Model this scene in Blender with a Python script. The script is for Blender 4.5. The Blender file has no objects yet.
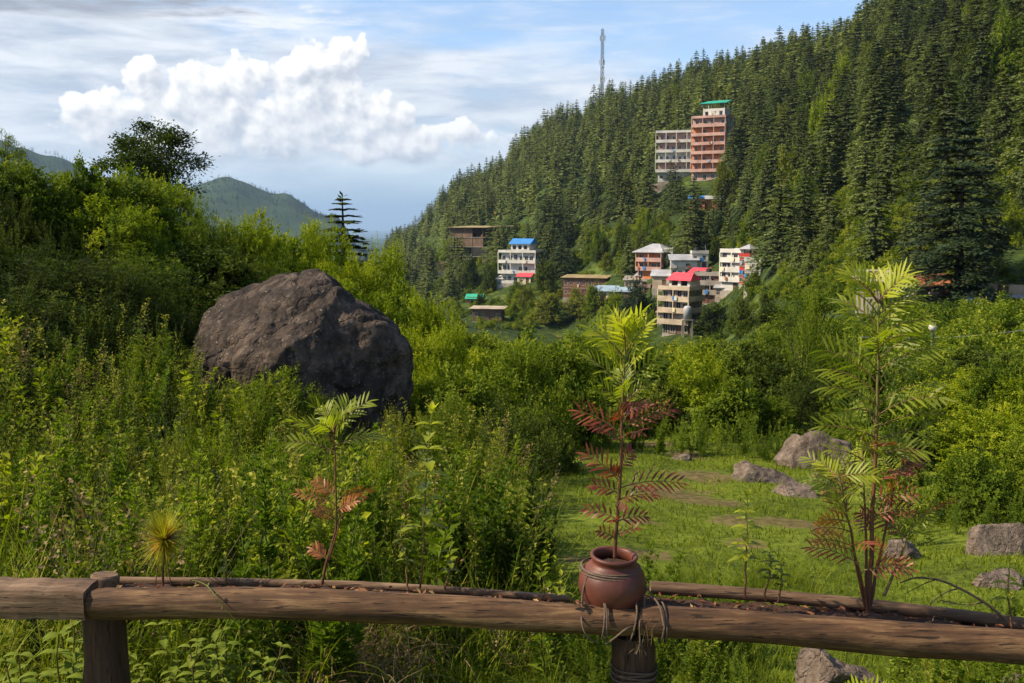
import bpy, math, random
import numpy as np
from mathutils import Vector, Matrix
R = math.radians
rng = np.random.default_rng(7)
random.seed(7)
sc = bpy.context.scene
col = sc.collection

# ------------------------------------------------------------------ camera, sky, sun, exposure
PITCH = R(6.7)
F = 1000.0
cam_d = bpy.data.cameras.new("camera")
cam_d.lens = 36.0 * F / 1024.0
cam_d.sensor_width = 36.0
cam_d.clip_start = 0.05
cam_d.clip_end = 60000.0
cam = bpy.data.objects.new("camera", cam_d)
col.objects.link(cam)
cam.location = (0, 0, 0)
cam.rotation_euler = (R(90) - PITCH, 0, 0)
sc.camera = cam

SUN_AZ = R(-98.0)      # measured from +Y towards +X
SUN_EL = R(41.0)
sund = bpy.data.lights.new("sun", 'SUN')
sund.energy = 4.5
sund.angle = R(0.55)
sund.color = (1.0, 0.86, 0.63)
suno = bpy.data.objects.new("sun", sund)
col.objects.link(suno)
S = Vector((math.sin(SUN_AZ) * math.cos(SUN_EL), math.cos(SUN_AZ) * math.cos(SUN_EL), math.sin(SUN_EL)))
suno.rotation_euler = S.to_track_quat('Z', 'Y').to_euler()

sc.view_settings.view_transform = 'Standard'
sc.view_settings.look = 'None'
sc.view_settings.exposure = 0.85
sc.view_settings.gamma = 1.0
sc.view_settings.use_curve_mapping = False
sc.render.engine = 'CYCLES'
cy = sc.cycles
cy.max_bounces = 5
cy.diffuse_bounces = 3
cy.glossy_bounces = 2
cy.transmission_bounces = 3
cy.transparent_max_bounces = 4
cy.volume_bounces = 0
cy.use_denoising = True
cy.use_adaptive_sampling = True
cy.adaptive_threshold = 0.02
cy.sample_clamp_indirect = 4.0
cy.caustics_reflective = False
cy.caustics_refractive = False

def pxaz(px):
    return math.atan((px - 512) / F * math.cos(PITCH) * 1.0137)

world = bpy.data.worlds.new("World")
sc.world = world
world.use_nodes = True

class NT:
    """small helper for node trees"""
    def __init__(s, nt):
        s.nt = nt
    def n(s, t, **kw):
        nd = s.nt.nodes.new(t)
        for k, v in kw.items():
            if k == 'i':
                for a, b in v.items():
                    nd.inputs[a].default_value = b
            else:
                setattr(nd, k, v)
        return nd
    def l(s, a, b):
        s.nt.links.new(a, b)
    def val(s, x, sock):
        if hasattr(x, 'is_output') or isinstance(x, bpy.types.NodeSocket):
            s.l(x, sock)
        else:
            sock.default_value = x
    def m(s, op, a, b=None, c=None, clamp=False):
        nd = s.nt.nodes.new('ShaderNodeMath')
        nd.operation = op
        nd.use_clamp = clamp
        s.val(a, nd.inputs[0])
        if b is not None: s.val(b, nd.inputs[1])
        if c is not None: s.val(c, nd.inputs[2])
        return nd.outputs[0]
    def vm(s, op, a, b=None):
        nd = s.nt.nodes.new('ShaderNodeVectorMath')
        nd.operation = op
        s.val(a, nd.inputs[0])
        if b is not None: s.val(b, nd.inputs[1])
        return nd
    def ss(s, x, lo, hi, a=0.0, b=1.0):
        nd = s.nt.nodes.new('ShaderNodeMapRange')
        nd.interpolation_type = 'SMOOTHSTEP'
        s.val(x, nd.inputs[0])
        for i, v in zip((1, 2, 3, 4), (lo, hi, a, b)):
            s.val(v, nd.inputs[i])
        return nd.outputs[0]
    def noise(s, vec, scale, detail=4, rough=0.55, dist=0.0):
        nd = s.nt.nodes.new('ShaderNodeTexNoise')
        if vec is not None: s.l(vec, nd.inputs['Vector'])
        nd.inputs['Scale'].default_value = scale
        nd.inputs['Detail'].default_value = detail
        nd.inputs['Roughness'].default_value = rough
        nd.inputs['Distortion'].default_value = dist
        return nd
    def mix(s, f, a, b):
        nd = s.nt.nodes.new('ShaderNodeMix')
        nd.data_type = 'RGBA'
        s.val(f, nd.inputs[0])
        for v, so in ((a, nd.inputs[6]), (b, nd.inputs[7])):
            if isinstance(v, (tuple, list)):
                so.default_value = (v[0], v[1], v[2], 1)
            else:
                s.l(v, so)
        return nd.outputs[2]
    def ramp(s, f, stops):
        nd = s.nt.nodes.new('ShaderNodeValToRGB')
        e = nd.color_ramp.elements
        while len(e) < len(stops): e.new(0.5)
        for el, (p, c) in zip(e, stops):
            el.position = p
            el.color = (c[0], c[1], c[2], 1)
        s.l(f, nd.inputs[0])
        return nd.outputs[0]

# cumulus field, as a node group of (azimuth, elevation)
CUM = [(272, 132, 92, 40), (322, 98, 52, 46), (352, 66, 24, 26), (230, 102, 56, 34), (255, 86, 30, 24), (190, 122, 48, 28), (210, 135, 50, 30),
       (154, 92, 22, 26), (128, 122, 50, 24), (95, 140, 34, 17), (372, 120, 45, 32),
       (432, 146, 66, 22), (458, 140, 40, 18), (330, 152, 130, 22), (180, 150, 80, 16), (300, 118, 40, 34), (400, 150, 60, 22), (15, 168, 60, 14)]
g = bpy.data.node_groups.new("cumulus_field", 'ShaderNodeTree')
g.interface.new_socket("P", in_out='INPUT', socket_type='NodeSocketVector')
g.interface.new_socket("D", in_out='OUTPUT', socket_type='NodeSocketFloat')
G = NT(g)
gi = G.n('NodeGroupInput'); go = G.n('NodeGroupOutput')
P = gi.outputs[0]
acc = None
for (px, py, sx, sy) in CUM:
    c = (pxaz(px), (222 - py) / F, 0)
    d = G.vm('SUBTRACT', P, c).outputs[0]
    d = G.vm('DIVIDE', d, (sx * 1.12 / F, sy * 1.12 / F, 1)).outputs[0]
    L2 = G.vm('DOT_PRODUCT', d, d).outputs['Value']
    v = G.m('SUBTRACT', 1.0, L2)
    acc = v if acc is None else G.m('SMOOTH_MAX', acc, v, 0.35)
acc = G.m('MAXIMUM', acc, -1.5)
n1 = G.noise(P, 22, 7, 0.56, 0.15).outputs[0]
vo = G.n('ShaderNodeTexVoronoi', feature='SMOOTH_F1', i={'Scale': 46.0, 'Smoothness': 0.35})
wob = G.vm('SCALE', G.noise(P, 60, 3, 0.6).outputs['Color']); wob.inputs['Scale'].default_value = 0.012
G.l(G.vm('ADD', P, wob.outputs[0]).outputs[0], vo.inputs['Vector'])
vo2 = G.n('ShaderNodeTexVoronoi', feature='SMOOTH_F1', i={'Scale': 120.0, 'Smoothness': 0.3})
G.l(P, vo2.inputs['Vector'])
f = G.m('ADD', acc, G.m('MULTIPLY', G.m('SUBTRACT', n1, 0.5), 3.6))
f = G.m('ADD', f, G.m('MULTIPLY', G.m('SUBTRACT', 0.42, vo.outputs['Distance']), 0.9))
f = G.m('ADD', f, G.m('MULTIPLY', G.m('SUBTRACT', 0.42, vo2.outputs['Distance']), 0.35))
sep = G.n('ShaderNodeSeparateXYZ'); G.l(P, sep.inputs[0])
basecut = G.ss(G.m('ADD', sep.outputs[1], G.m('MULTIPLY', G.m('SUBTRACT', n1, 0.5), 0.05)), 0.030, 0.072, -1.5, 0.0)
f = G.m('ADD', f, basecut)
G.l(f, go.inputs[0])

W = NT(world.node_tree)
world.node_tree.nodes.clear()
wout = W.n('ShaderNodeOutputWorld')
sky = W.n('ShaderNodeTexSky', sky_type='NISHITA')
sky.sun_disc = False
sky.sun_elevation = SUN_EL
sky.sun_rotation = SUN_AZ
sky.altitude = 1800
sky.air_density = 1.0
sky.dust_density = 1.0
sky.ozone_density = 1.5
bg1 = W.n('ShaderNodeBackground', i={'Strength': 0.118})
W.l(sky.outputs[0], bg1.inputs[0])
tc = W.n('ShaderNodeTexCoord')
sp = W.n('ShaderNodeSeparateXYZ'); W.l(tc.outputs['Generated'], sp.inputs[0])
az = W.m('ARCTAN2', sp.outputs[0], sp.outputs[1])
hr = W.m('SQRT', W.m('ADD', W.m('MULTIPLY', sp.outputs[0], sp.outputs[0]), W.m('MULTIPLY', sp.outputs[1], sp.outputs[1])))
el = W.m('DIVIDE', sp.outputs[2], W.m('MAXIMUM', hr, 0.02))
cx = W.n('ShaderNodeCombineXYZ'); W.l(az, cx.inputs[0]); W.l(el, cx.inputs[1])
P = cx.outputs[0]
def field(off):
    gn = W.n('ShaderNodeGroup'); gn.node_tree = g
    W.l(W.vm('ADD', P, off).outputs[0], gn.inputs[0])
    return gn.outputs[0]
f0 = field((0, 0, 0))
f1 = field((-0.006, 0.008, 0))
cum = W.ss(f0, 0.0, W.ss(el, 0.05, 0.10, 0.9, 0.24))
lit = W.m('MULTIPLY_ADD', W.m('SUBTRACT', f0, f1), 0.85, 0.50, clamp=True)
height = W.ss(el, 0.045, 0.13)
lit = W.m('MULTIPLY', lit, W.m('MULTIPLY_ADD', height, 0.30, 0.74))
thin = W.ss(f0, 0.1, 1.6, 0.12, 0.0)
lit = W.m('ADD', lit, thin, clamp=True)
ccol = W.ramp(lit, [(0.0, (0.42, 0.45, 0.51)), (0.30, (0.54, 0.56, 0.60)), (0.6, (0.68, 0.68, 0.69)), (1.0, (0.87, 0.85, 0.81))])
# high thin veil with long streaks
st = W.vm('MULTIPLY', P, (1.0, 5.0, 1.0)).outputs[0]
sn = W.noise(st, 2.6, 7, 0.6, 0.4).outputs[0]
sn2 = W.noise(st, 9.0, 6, 0.6, 0.3).outputs[0]
leftb = W.ss(az, -0.5, 0.1, 0.34, 0.12)
topc = W.ss(el, 0.125, 0.25, 0.12, -0.20)
veil = W.m('ADD', W.m('ADD', W.m('MULTIPLY_ADD', sn2, 0.35, sn), leftb), topc)
veil = W.ss(veil, 0.62, 1.02, 0.0, 0.95)
veil = W.m('MULTIPLY', veil, W.ss(el, 0.04, 0.07, 0.85, 1.0))
vcol = W.ramp(sn2, [(0.36, (0.40, 0.45, 0.53)), (0.60, (0.68, 0.70, 0.73))])
vcol = W.mix(W.ss(el, 0.012, 0.062, 1.0, 0.0), vcol, (0.25, 0.36, 0.50))
# grey cloud bank high to the left
d = W.vm('DIVIDE', W.vm('SUBTRACT', P, (pxaz(60), 0.214, 0)).outputs[0], (0.19, 0.030, 1)).outputs[0]
gb = W.m('SUBTRACT', 1.0, W.vm('DOT_PRODUCT', d, d).outputs['Value'])
gb = W.ss(W.m('ADD', W.m('MAXIMUM', gb, -2.0), W.m('MULTIPLY', W.m('SUBTRACT', sn2, 0.5), 3.4)), -0.3, 0.7, 0.0, 0.95)
# white torn cloud right of it
d2 = W.vm('DIVIDE', W.vm('SUBTRACT', P, (pxaz(265), 0.193, 0)).outputs[0], (0.11, 0.017, 1)).outputs[0]
wb = W.m('SUBTRACT', 1.0, W.vm('DOT_PRODUCT', d2, d2).outputs['Value'])
wb = W.ss(W.m('ADD', W.m('MAXIMUM', wb, -2.0), W.m('MULTIPLY', W.m('SUBTRACT', W.noise(st, 16, 7, 0.62).outputs[0], 0.5), 4.0)), -0.2, 1.2, 0, 0.9)
c1 = W.mix(wb, vcol, (0.78, 0.78, 0.79))
c2 = W.mix(gb, c1, (0.27, 0.28, 0.32))
c3 = W.mix(cum, c2, ccol)
lowv = W.ss(el, 0.015, 0.075, 0.85, 0.0)
cov = W.m('MAXIMUM', W.m('MAXIMUM', W.m('MAXIMUM', veil, lowv), cum), W.m('MAXIMUM', gb, wb), clamp=True)
bg2 = W.n('ShaderNodeBackground', i={'Strength': 0.80})
W.l(c3, bg2.inputs[0])
mx = W.n('ShaderNodeMixShader')
W.l(cov, mx.inputs[0]); W.l(bg1.outputs[0], mx.inputs[1]); W.l(bg2.outputs[0], mx.inputs[2])
W.l(mx.outputs[0], wout.inputs[0])
world.cycles.sampling_method = 'MANUAL'
world.cycles.sample_map_resolution = 512

# ------------------------------------------------------------------ helpers
def tag(o, label=None, cat=None, group=None, kind=None):
    if label: o['label'] = label
    if cat: o['category'] = cat
    if group: o['group'] = group
    if kind: o['kind'] = kind
    return o

def ray(px, py):
    a = (px - 512) / F; b = (341.5 - py) / F
    return np.array([a, math.cos(PITCH) + b * math.sin(PITCH), -math.sin(PITCH) + b * math.cos(PITCH)])
def at(px, py, Y):
    d = ray(px, py)
    return Vector((d * (Y / d[1])).tolist())

def vnoise(p, seed=0):
    """smooth value noise of (n,3) points, 0..1"""
    p = np.asarray(p, float)
    i = np.floor(p).astype(np.int64); f = p - i
    f = f * f * (3 - 2 * f)
    def h(ix, iy, iz):
        n = (ix * 374761393 + iy * 668265263 + iz * 2147483647 + seed * 144665) & 0x7fffffff
        n = ((n ^ (n >> 13)) * 1274126177) & 0x7fffffff
        n = ((n ^ (n >> 16)) * 668265263) & 0x7fffffff
        return ((n ^ (n >> 15)) & 0xffff) / 65535.0
    r = 0
    for dx in (0, 1):
        wx = f[:, 0] if dx else 1 - f[:, 0]
        for dy in (0, 1):
            wy = f[:, 1] if dy else 1 - f[:, 1]
            for dz in (0, 1):
                wz = f[:, 2] if dz else 1 - f[:, 2]
                r = r + wx * wy * wz * h(i[:, 0] + dx, i[:, 1] + dy, i[:, 2] + dz)
    return r
def fbm(p, octv=4, seed=0, gain=0.5):
    p = np.asarray(p, float); s = 0; a = 1; t = 0
    for k in range(octv):
        s = s + a * vnoise(p * (2 ** k) + 17.3 * k, seed + k); t += a; a *= gain
    return s / t

def nrm(v):
    return v / np.maximum(np.linalg.norm(v, axis=-1, keepdims=True), 1e-9)

class MB:
    """collects faces, then links them as one mesh object"""
    def __init__(s):
        s.V = []; s.L = []; s.N = []; s.M = []; s.T = []; s.nv = 0; s.S = []
    def add(s, V, Fc, mi=0, tint=0.5, smooth=False):
        V = np.asarray(V, float).reshape(-1, 3)
        Fc = np.asarray(Fc, np.int64)
        s.V.append(V); s.L.append((Fc + s.nv).ravel())
        s.N.append(np.full(len(Fc), Fc.shape[1], np.int32))
        s.M.append(np.full(len(Fc), mi, np.int32))
        s.S.append(np.full(len(Fc), smooth, bool))
        t = np.asarray(tint, float)
        s.T.append(np.full(len(V), float(t)) if t.ndim == 0 else t)
        s.nv += len(V)
        return s
    def box(s, x0, x1, y0, y1, z0, z1, mi=0, tint=0.5):
        V = [(x, y, z) for z in (z0, z1) for y in (y0, y1) for x in (x0, x1)]
        s.add(V, [(0, 2, 3, 1), (4, 5, 7, 6), (0, 1, 5, 4), (2, 6, 7, 3), (0, 4, 6, 2), (1, 3, 7, 5)], mi, tint)
        return s
    def poly(s, V, faces, mi=0, tint=0.5):
        for f in faces:
            s.add([V[i] for i in f], [list(range(len(f)))], mi, tint)
        return s
    def tube(s, pts, rad, n=8, mi=0, tint=0.5, cap=True, squash=None):
        pts = np.asarray(pts, float); k = len(pts)
        rad = np.broadcast_to(np.asarray(rad, float), (k,)) if np.ndim(rad) < 2 else rad
        if np.ndim(rad) == 2: n = rad.shape[1]
        t = nrm(np.gradient(pts, axis=0))
        ref = np.array([0, 0, 1.0]) if abs(t[:, 2]).mean() < 0.8 else np.array([1.0, 0, 0])
        a = nrm(np.cross(t, ref)); b = np.cross(t, a)
        th = np.linspace(0, 2 * np.pi, n, endpoint=False)
        rr = rad[:, None] if np.ndim(rad) == 1 else rad
        V = pts[:, None] + rr[..., None] * (np.cos(th)[None, :, None] * a[:, None] + np.sin(th)[None, :, None] * b[:, None])
        Fs = []
        for i in range(k - 1):
            for j in range(n):
                j2 = (j + 1) % n
                Fs.append((i * n + j, i * n + j2, (i + 1) * n + j2, (i + 1) * n + j))
        base = s.nv
        s.add(V.reshape(-1, 3), Fs, mi, tint, True)
        if cap:
            for ring, rev in ((0, False), (k - 1, True)):
                idx = list(range(n))
                if rev: idx = idx[::-1]
                s.add(V[ring], [idx], mi, tint)
        return s
    def lathe(s, prof, n=24, mi=0, tint=0.5, center=(0, 0, 0)):
        prof = np.asarray(prof, float); th = np.linspace(0, 2 * np.pi, n, endpoint=False)
        V = np.stack([prof[:, None, 0] * np.cos(th), prof[:, None, 0] * np.sin(th), np.repeat(prof[:, 1:2], n, 1)], -1) + np.array(center)
        Fs = [(i * n + j, i * n + (j + 1) % n, (i + 1) * n + (j + 1) % n, (i + 1) * n + j) for i in range(len(prof) - 1) for j in range(n)]
        return s.add(V.reshape(-1, 3), Fs, mi, tint, True)
    def kites(s, P, D, N, L, Wd, mi=0, tint=0.5, belly=0.45, fold=0.12, droop=0.0):
        """one folded leaf each: base, two side points, tip"""
        n = len(P)
        D = nrm(D); Sd = nrm(np.cross(D, N)); Nn = np.cross(Sd, D)
        L = np.broadcast_to(L, (n,))[:, None]; Wd = np.broadcast_to(Wd, (n,))[:, None]
        mid = P + D * L * belly
        tip = P + D * L; tip[:, 2:] -= droop * L
        V = np.stack([P, mid + Sd * Wd / 2 + Nn * Wd * fold, tip, mid - Sd * Wd / 2 + Nn * Wd * fold], 1).reshape(-1, 3)
        i = np.arange(n)[:, None] * 4
        t = np.asarray(tint, float)
        t = np.repeat(t, 4) if t.ndim else t
        return s.add(V, i + np.array([[0, 1, 2, 3]]), mi, t)
    def blades(s, P, D, L, Wd, bend, seg=4, mi=0, tint=0.5, prof='grass', N=None):
        """long curved leaves: start direction D, drooping by bend"""
        n = len(P); D = nrm(D)
        L = np.broadcast_to(L, (n,)); Wd = np.broadcast_to(Wd, (n,)); bend = np.broadcast_to(bend, (n,))
        up = np.array([0, 0, 1.0])
        Sd = nrm(np.cross(D, up) + 1e-4) if N is None else nrm(np.cross(D, N) + 1e-5)
        rows = []; p = P.copy(); d = D.copy()
        for k in range(seg + 1):
            u = k / seg
            w = (1 - u) ** 0.7 if prof == 'grass' else max(0.03, math.sin(math.pi * min(1, u * 0.93 + 0.05)) ** 0.8)
            rows.append(p + Sd * (Wd * w / 2)[:, None]); rows.append(p - Sd * (Wd * w / 2)[:, None])
            d = d.copy(); d[:, 2] -= bend / seg; d = nrm(d)
            p = p + d * (L / seg)[:, None]
        V = np.stack(rows, 1).reshape(-1, 3)
        b = np.arange(n)[:, None, None] * (2 * (seg + 1))
        q = np.array([[2 * k, 2 * k + 1, 2 * k + 3, 2 * k + 2] for k in range(seg)])[None]
        t = np.asarray(tint, float)
        t = np.repeat(t, 2 * (seg + 1)) if t.ndim else t
        return s.add(V, (b + q).reshape(-1, 4), mi, t)
    def arrays(s):
        V = np.concatenate(s.V); return V, np.concatenate(s.L), np.concatenate(s.N), np.concatenate(s.M), np.concatenate(s.T), np.concatenate(s.S)
    def mesh(s, name, mats):
        V, L, N, M, T, Sm = s.arrays()
        me = bpy.data.meshes.new(name)
        me.vertices.add(len(V)); me.vertices.foreach_set('co', V.astype(np.float32).ravel())
        me.loops.add(len(L)); me.loops.foreach_set('vertex_index', L.astype(np.int32))
        me.polygons.add(len(N)); st = np.concatenate([[0], np.cumsum(N)[:-1]]).astype(np.int32)
        me.polygons.foreach_set('loop_start', st)
        me.polygons.foreach_set('loop_total', N)
        me.polygons.foreach_set('material_index', M)
        me.polygons.foreach_set('use_smooth', Sm)
        a = me.attributes.new('tint', 'FLOAT', 'POINT'); a.data.foreach_set('value', T.astype(np.float32))
        for m in (mats if isinstance(mats, (list, tuple)) else [mats]): me.materials.append(m)
        me.update(calc_edges=True)
        return me
    def build(s, name, mats, parent=None, loc=None, rotz=None):
        o = bpy.data.objects.new(name, s.mesh(name, mats))
        col.objects.link(o)
        if parent is not None: o.parent = parent
        if loc is not None: o.location = loc
        if rotz is not None: o.rotation_euler[2] = rotz
        return o

def empty(name, loc=(0, 0, 0), rotz=0.0):
    o = bpy.data.objects.new(name, None); col.objects.link(o)
    o.location = loc; o.rotation_euler = (0, 0, rotz); o.empty_display_size = 0.2
    return o
def dup(root, loc, rotz=0.0, scale=None):
    """a copy of a thing with copies of its parts and sub-parts"""
    r = root.copy(); col.objects.link(r); r.location = loc; r.rotation_euler = (0, 0, rotz)
    if scale is not None: r.scale = scale if hasattr(scale, '__len__') else (scale,) * 3
    for ch in list(root.children):
        c = ch.copy(); col.objects.link(c); c.parent = r
        for gch in ch.children:
            d = gch.copy(); col.objects.link(d); d.parent = c
    return r

def scatter(mb, templates, pos, scl, rot, tl=None, tilt=0.0, zs=None):
    """merge copies of template MBs into mb"""
    arr = [t.arrays() for t in templates]
    for k in range(len(pos)):
        V, L, N, M, T, Sm = arr[rng.integers(len(arr))]
        c, s_ = math.cos(rot[k]), math.sin(rot[k])
        q = V * scl[k]
        if zs is not None: q = q * np.array([1, 1, zs[k]])
        x = q[:, 0] * c - q[:, 1] * s_; y = q[:, 0] * s_ + q[:, 1] * c
        q = np.stack([x, y, q[:, 2]], 1)
        if tilt:
            tx, ty = rng.normal(0, tilt, 2)
            q[:, 0] += q[:, 2] * tx; q[:, 1] += q[:, 2] * ty
        mb.V.append(q + pos[k]); mb.L.append(L + mb.nv); mb.N.append(N); mb.M.append(M); mb.S.append(Sm)
        mb.T.append(T + (tl[k] if tl is not None else 0)); mb.nv += len(V)
    return mb

# ------------------------------------------------------------------ materials
def new_mat(name):
    m = bpy.data.materials.new(name); m.use_nodes = True
    m.node_tree.nodes.clear()
    return m, NT(m.node_tree)
def leaf_mat(name, stops, trans=0.35, rough=0.68, objvar=0.25, spec=0.12):
    m, T = new_mat(name)
    out = T.n('ShaderNodeOutputMaterial')
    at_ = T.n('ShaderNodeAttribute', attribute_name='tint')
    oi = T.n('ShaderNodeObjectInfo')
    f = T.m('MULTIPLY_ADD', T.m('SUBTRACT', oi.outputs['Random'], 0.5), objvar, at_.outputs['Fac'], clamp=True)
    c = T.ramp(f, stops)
    p = T.n('ShaderNodeBsdfPrincipled', i={'Roughness': rough, 'Specular IOR Level': spec})
    T.l(c, p.inputs['Base Color'])
    tr = T.n('ShaderNodeBsdfTranslucent')
    tcol = T.vm('MULTIPLY', c, (1.25, 1.35, 0.55)).outputs[0]
    T.l(tcol, tr.inputs['Color'])
    mx = T.n('ShaderNodeMixShader', i={0: trans})
    T.l(p.outputs[0], mx.inputs[1]); T.l(tr.outputs[0], mx.inputs[2]); T.l(mx.outputs[0], out.inputs[0])
    return m
def solid(name, c, rough=0.8, var=0.25, scale=3.0, c2=None, bump=0.0, bscale=None, metal=0.0, stretch=(1, 1, 1), detail=5):
    m, T = new_mat(name)
    out = T.n('ShaderNodeOutputMaterial')
    tc = T.n('ShaderNodeTexCoord')
    v = T.vm('MULTIPLY', tc.outputs['Object'], stretch).outputs[0]
    nz = T.noise(v, scale, detail, 0.6).outputs[0]
    cc = c2 if c2 else tuple(x * (1 - var) for x in c)
    colr = T.mix(T.ss(nz, 0.35, 0.68), cc, c)
    p = T.n('ShaderNodeBsdfPrincipled', i={'Roughness': rough, 'Metallic': metal, 'Specular IOR Level': 0.3})
    T.l(colr, p.inputs['Base Color'])
    if bump:
        b = T.n('ShaderNodeBump', i={'Strength': bump, 'Distance': 0.02})
        T.l(T.noise(v, bscale or scale * 4, 6, 0.65).outputs[0], b.inputs['Height'])
        T.l(b.outputs[0], p.inputs['Normal'])
    T.l(p.outputs[0], out.inputs[0])
    return m

# ------------------------------------------------------------------ terrain
FAR = [(5000, -110), (20000, -260), (40000, -260)]
NEAR = [(0, -1.65), (3.0, -1.75), (4.0, -2.05)]
def colm(knots, far=True):
    k = NEAR + knots
    return np.array([a for a, b in k] + [a for a, b in FAR], float), np.array([b for a, b in k] + [b for a, b in FAR], float)
V0 = [(90, -7), (300, -42), (1500, -80), (2600, -10)]
COLS = [(-300, colm([(8, -1.8), (14, -.2), (22, 1.5), (40, 2.2), (70, -2)] + V0[1:] + [(3500, 395)])),
        (0, colm([(8, -2.3), (12, -1.7), (16, -.7), (21, .25), (40, .4)] + V0 + [(3500, 268)])),
        (60, colm([(8, -2.4), (12, -1.9), (16, -1.0), (21, 0.0), (40, .2)] + V0 + [(3500, 222)])),
        (110, colm([(8, -2.5), (12, -2.1), (16, -1.3), (22, -.4), (38, .2)] + V0 + [(3500, 165)])),
        (175, colm([(8, -2.5), (12, -2.3), (16, -1.7), (22, -.8), (38, 0), (48, -.6)] + V0 + [(3500, 118)])),
        (230, colm([(8, -2.6), (13, -2.8), (17, -2.2), (24, -1.3), (34, -1.0)] + V0 + [(3500, 160)])),
        (285, colm([(8, -2.6), (14, -2.95), (18, -2.6), (24, -2.0), (32, -2.0), (50, -4.5)] + V0 + [(3500, 110)])),
        (335, colm([(8, -2.7), (14, -3.0), (20, -2.8), (30, -2.8), (50, -5.5)] + V0 + [(3500, 26)])),
        (365, colm([(8, -2.7), (14, -3.1), (22, -3.2), (30, -3.4), (60, -8), (120, -18), (300, -34), (1000, -50), (1500, -90), (3500, -100)])),
        (400, colm([(8, -2.7), (14, -3.1), (22, -3.3), (30, -3.8), (60, -8), (120, -18), (300, -32), (950, -18), (1200, -60), (3500, -100)])),
        (470, colm([(8, -2.8), (14, -3.3), (25, -4.0), (40, -6.0), (100, -17), (280, -28), (880, 34), (1200, -40), (3500, -100)])),
        (560, colm([(8, -2.85), (16, -3.7), (25, -4.6), (40, -6.6), (100, -17), (255, -28), (830, 80), (1100, 0), (3500, -100)])),
        (620, colm([(8, -2.85), (16, -3.7), (25, -4.6), (40, -6.6), (100, -17), (225, -25), (790, 97), (1100, 0), (3500, -100)])),
        (700, colm([(8, -2.9), (16, -3.75), (22, -4.2), (40, -6.5), (100, -16), (190, -22), (750, 110), (1000, 40), (3500, -100)])),
        (800, colm([(8, -2.9), (16, -3.75), (22, -4.2), (40, -6.5), (130, -14), (700, 118), (950, 60), (3500, -50)])),
        (900, colm([(8, -3.0), (16, -3.7), (22, -4.1), (50, -6.5), (112, -9.5), (620, 128), (900, 60), (3500, -50)])),
        (1024, colm([(8, -2.9), (16, -3.5), (22, -3.8), (50, -5.5), (100, -7.5), (520, 155), (900, 100), (3500, -50)])),
        (1300, colm([(8, -2.6), (16, -3.2), (50, -4.0), (90, -5), (420, 175), (900, 100), (3500, -50)]))]
TH = np.array([pxaz(c[0]) for c in COLS])
def H(x, y):
    x = np.asarray(x, float); y = np.asarray(y, float)
    sh = x.shape; x = x.ravel(); y = y.ravel()
    r = np.hypot(x, y); th = np.arctan2(x, y)
    thc = np.clip(th, TH[0], TH[-1] - 1e-6)
    j = np.clip(np.searchsorted(TH, thc, side='right') - 1, 0, len(TH) - 2)
    u = (thc - TH[j]) / (TH[j + 1] - TH[j]); u = u * u * (3 - 2 * u)
    zc = np.stack([np.interp(r, *c[1]) for c in COLS])
    n = np.arange(len(r))
    z = zc[j, n] * (1 - u) + zc[j + 1, n] * u
    # behind the camera: level terrace
    back = np.clip((np.abs(th) - 1.2) / 0.8, 0, 1)
    z = z * (1 - back) + (-1.65 - np.maximum(r - 30, 0) * 0.1) * back
    p = np.stack([x, y, 0 * x], 1)
    z = z + (fbm(p / 2.3, 3, 3) - .5) * np.interp(r, [3.5, 8, 30], [0.0, 0.22, 0.5])
    z = z + (fbm(p / 45, 3, 5) - .5) * np.interp(r, [40, 150, 700], [0, 6, 16])
    z = z + (fbm(p / 420, 5, 9) - .5) * np.interp(r, [900, 3000, 4000], [0, 90, 60])
    return z.reshape(sh)
RR = np.geomspace(3.0, 4000, 1100)
def hit(px, py):
    """where the view line through a picture point meets the ground"""
    d = ray(px, py); d = d / math.hypot(d[0], d[1])
    z = H(d[0] * RR, d[1] * RR)
    k = np.nonzero(d[2] * RR < z)[0]
    r = RR[k[0]] if len(k) else 900.0
    return Vector((d[0] * r, d[1] * r, float(H([d[0] * r], [d[1] * r])[0])))
def gr(px, r):
    """ground point in the direction of picture column px, r metres away"""
    t = pxaz(px); x, y = math.sin(t) * r, math.cos(t) * r
    return Vector((x, y, float(H([x], [y])[0])))

th = np.concatenate([np.arange(-180, -34, 3.0), np.arange(-34, 34, 0.2), np.arange(34, 180.1, 3.0)]) * math.pi / 180
rr = np.concatenate([[0.02], np.concatenate([np.geomspace(0.4, 60, 200), np.geomspace(61, 1200, 330), np.geomspace(1240, 40000, 120)])])
TT, RRg = np.meshgrid(th, rr, indexing='ij')
X = np.sin(TT) * RRg; Y = np.cos(TT) * RRg
Z = H(X, Y)
nr = len(rr)
i, j = np.meshgrid(np.arange(len(th) - 1), np.arange(nr - 1), indexing='ij')
q = np.stack([i * nr + j, i * nr + j + 1, (i + 1) * nr + j + 1, (i + 1) * nr + j], -1).reshape(-1, 4)[:, ::-1]
gm, T = new_mat("ground")
out = T.n('ShaderNodeOutputMaterial')
geo = T.n('ShaderNodeNewGeometry'); pos = geo.outputs['Position']
ln = T.vm('LENGTH', pos).outputs['Value']
a1 = T.noise(pos, 0.9, 6, 0.65).outputs[0]
a2 = T.noise(pos, 9.0, 5, 0.6).outputs[0]
near = T.ramp(T.m('MULTIPLY_ADD', a2, 0.45, T.m('MULTIPLY', a1, 0.6)), [(0.38, (0.035, 0.046, 0.010)), (0.5, (0.090, 0.118, 0.012)), (0.62, (0.140, 0.175, 0.018))])
dirt = T.ramp(a2, [(0.35, (0.075, 0.045, 0.026)), (0.65, (0.17, 0.108, 0.062))])
dm = None
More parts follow.
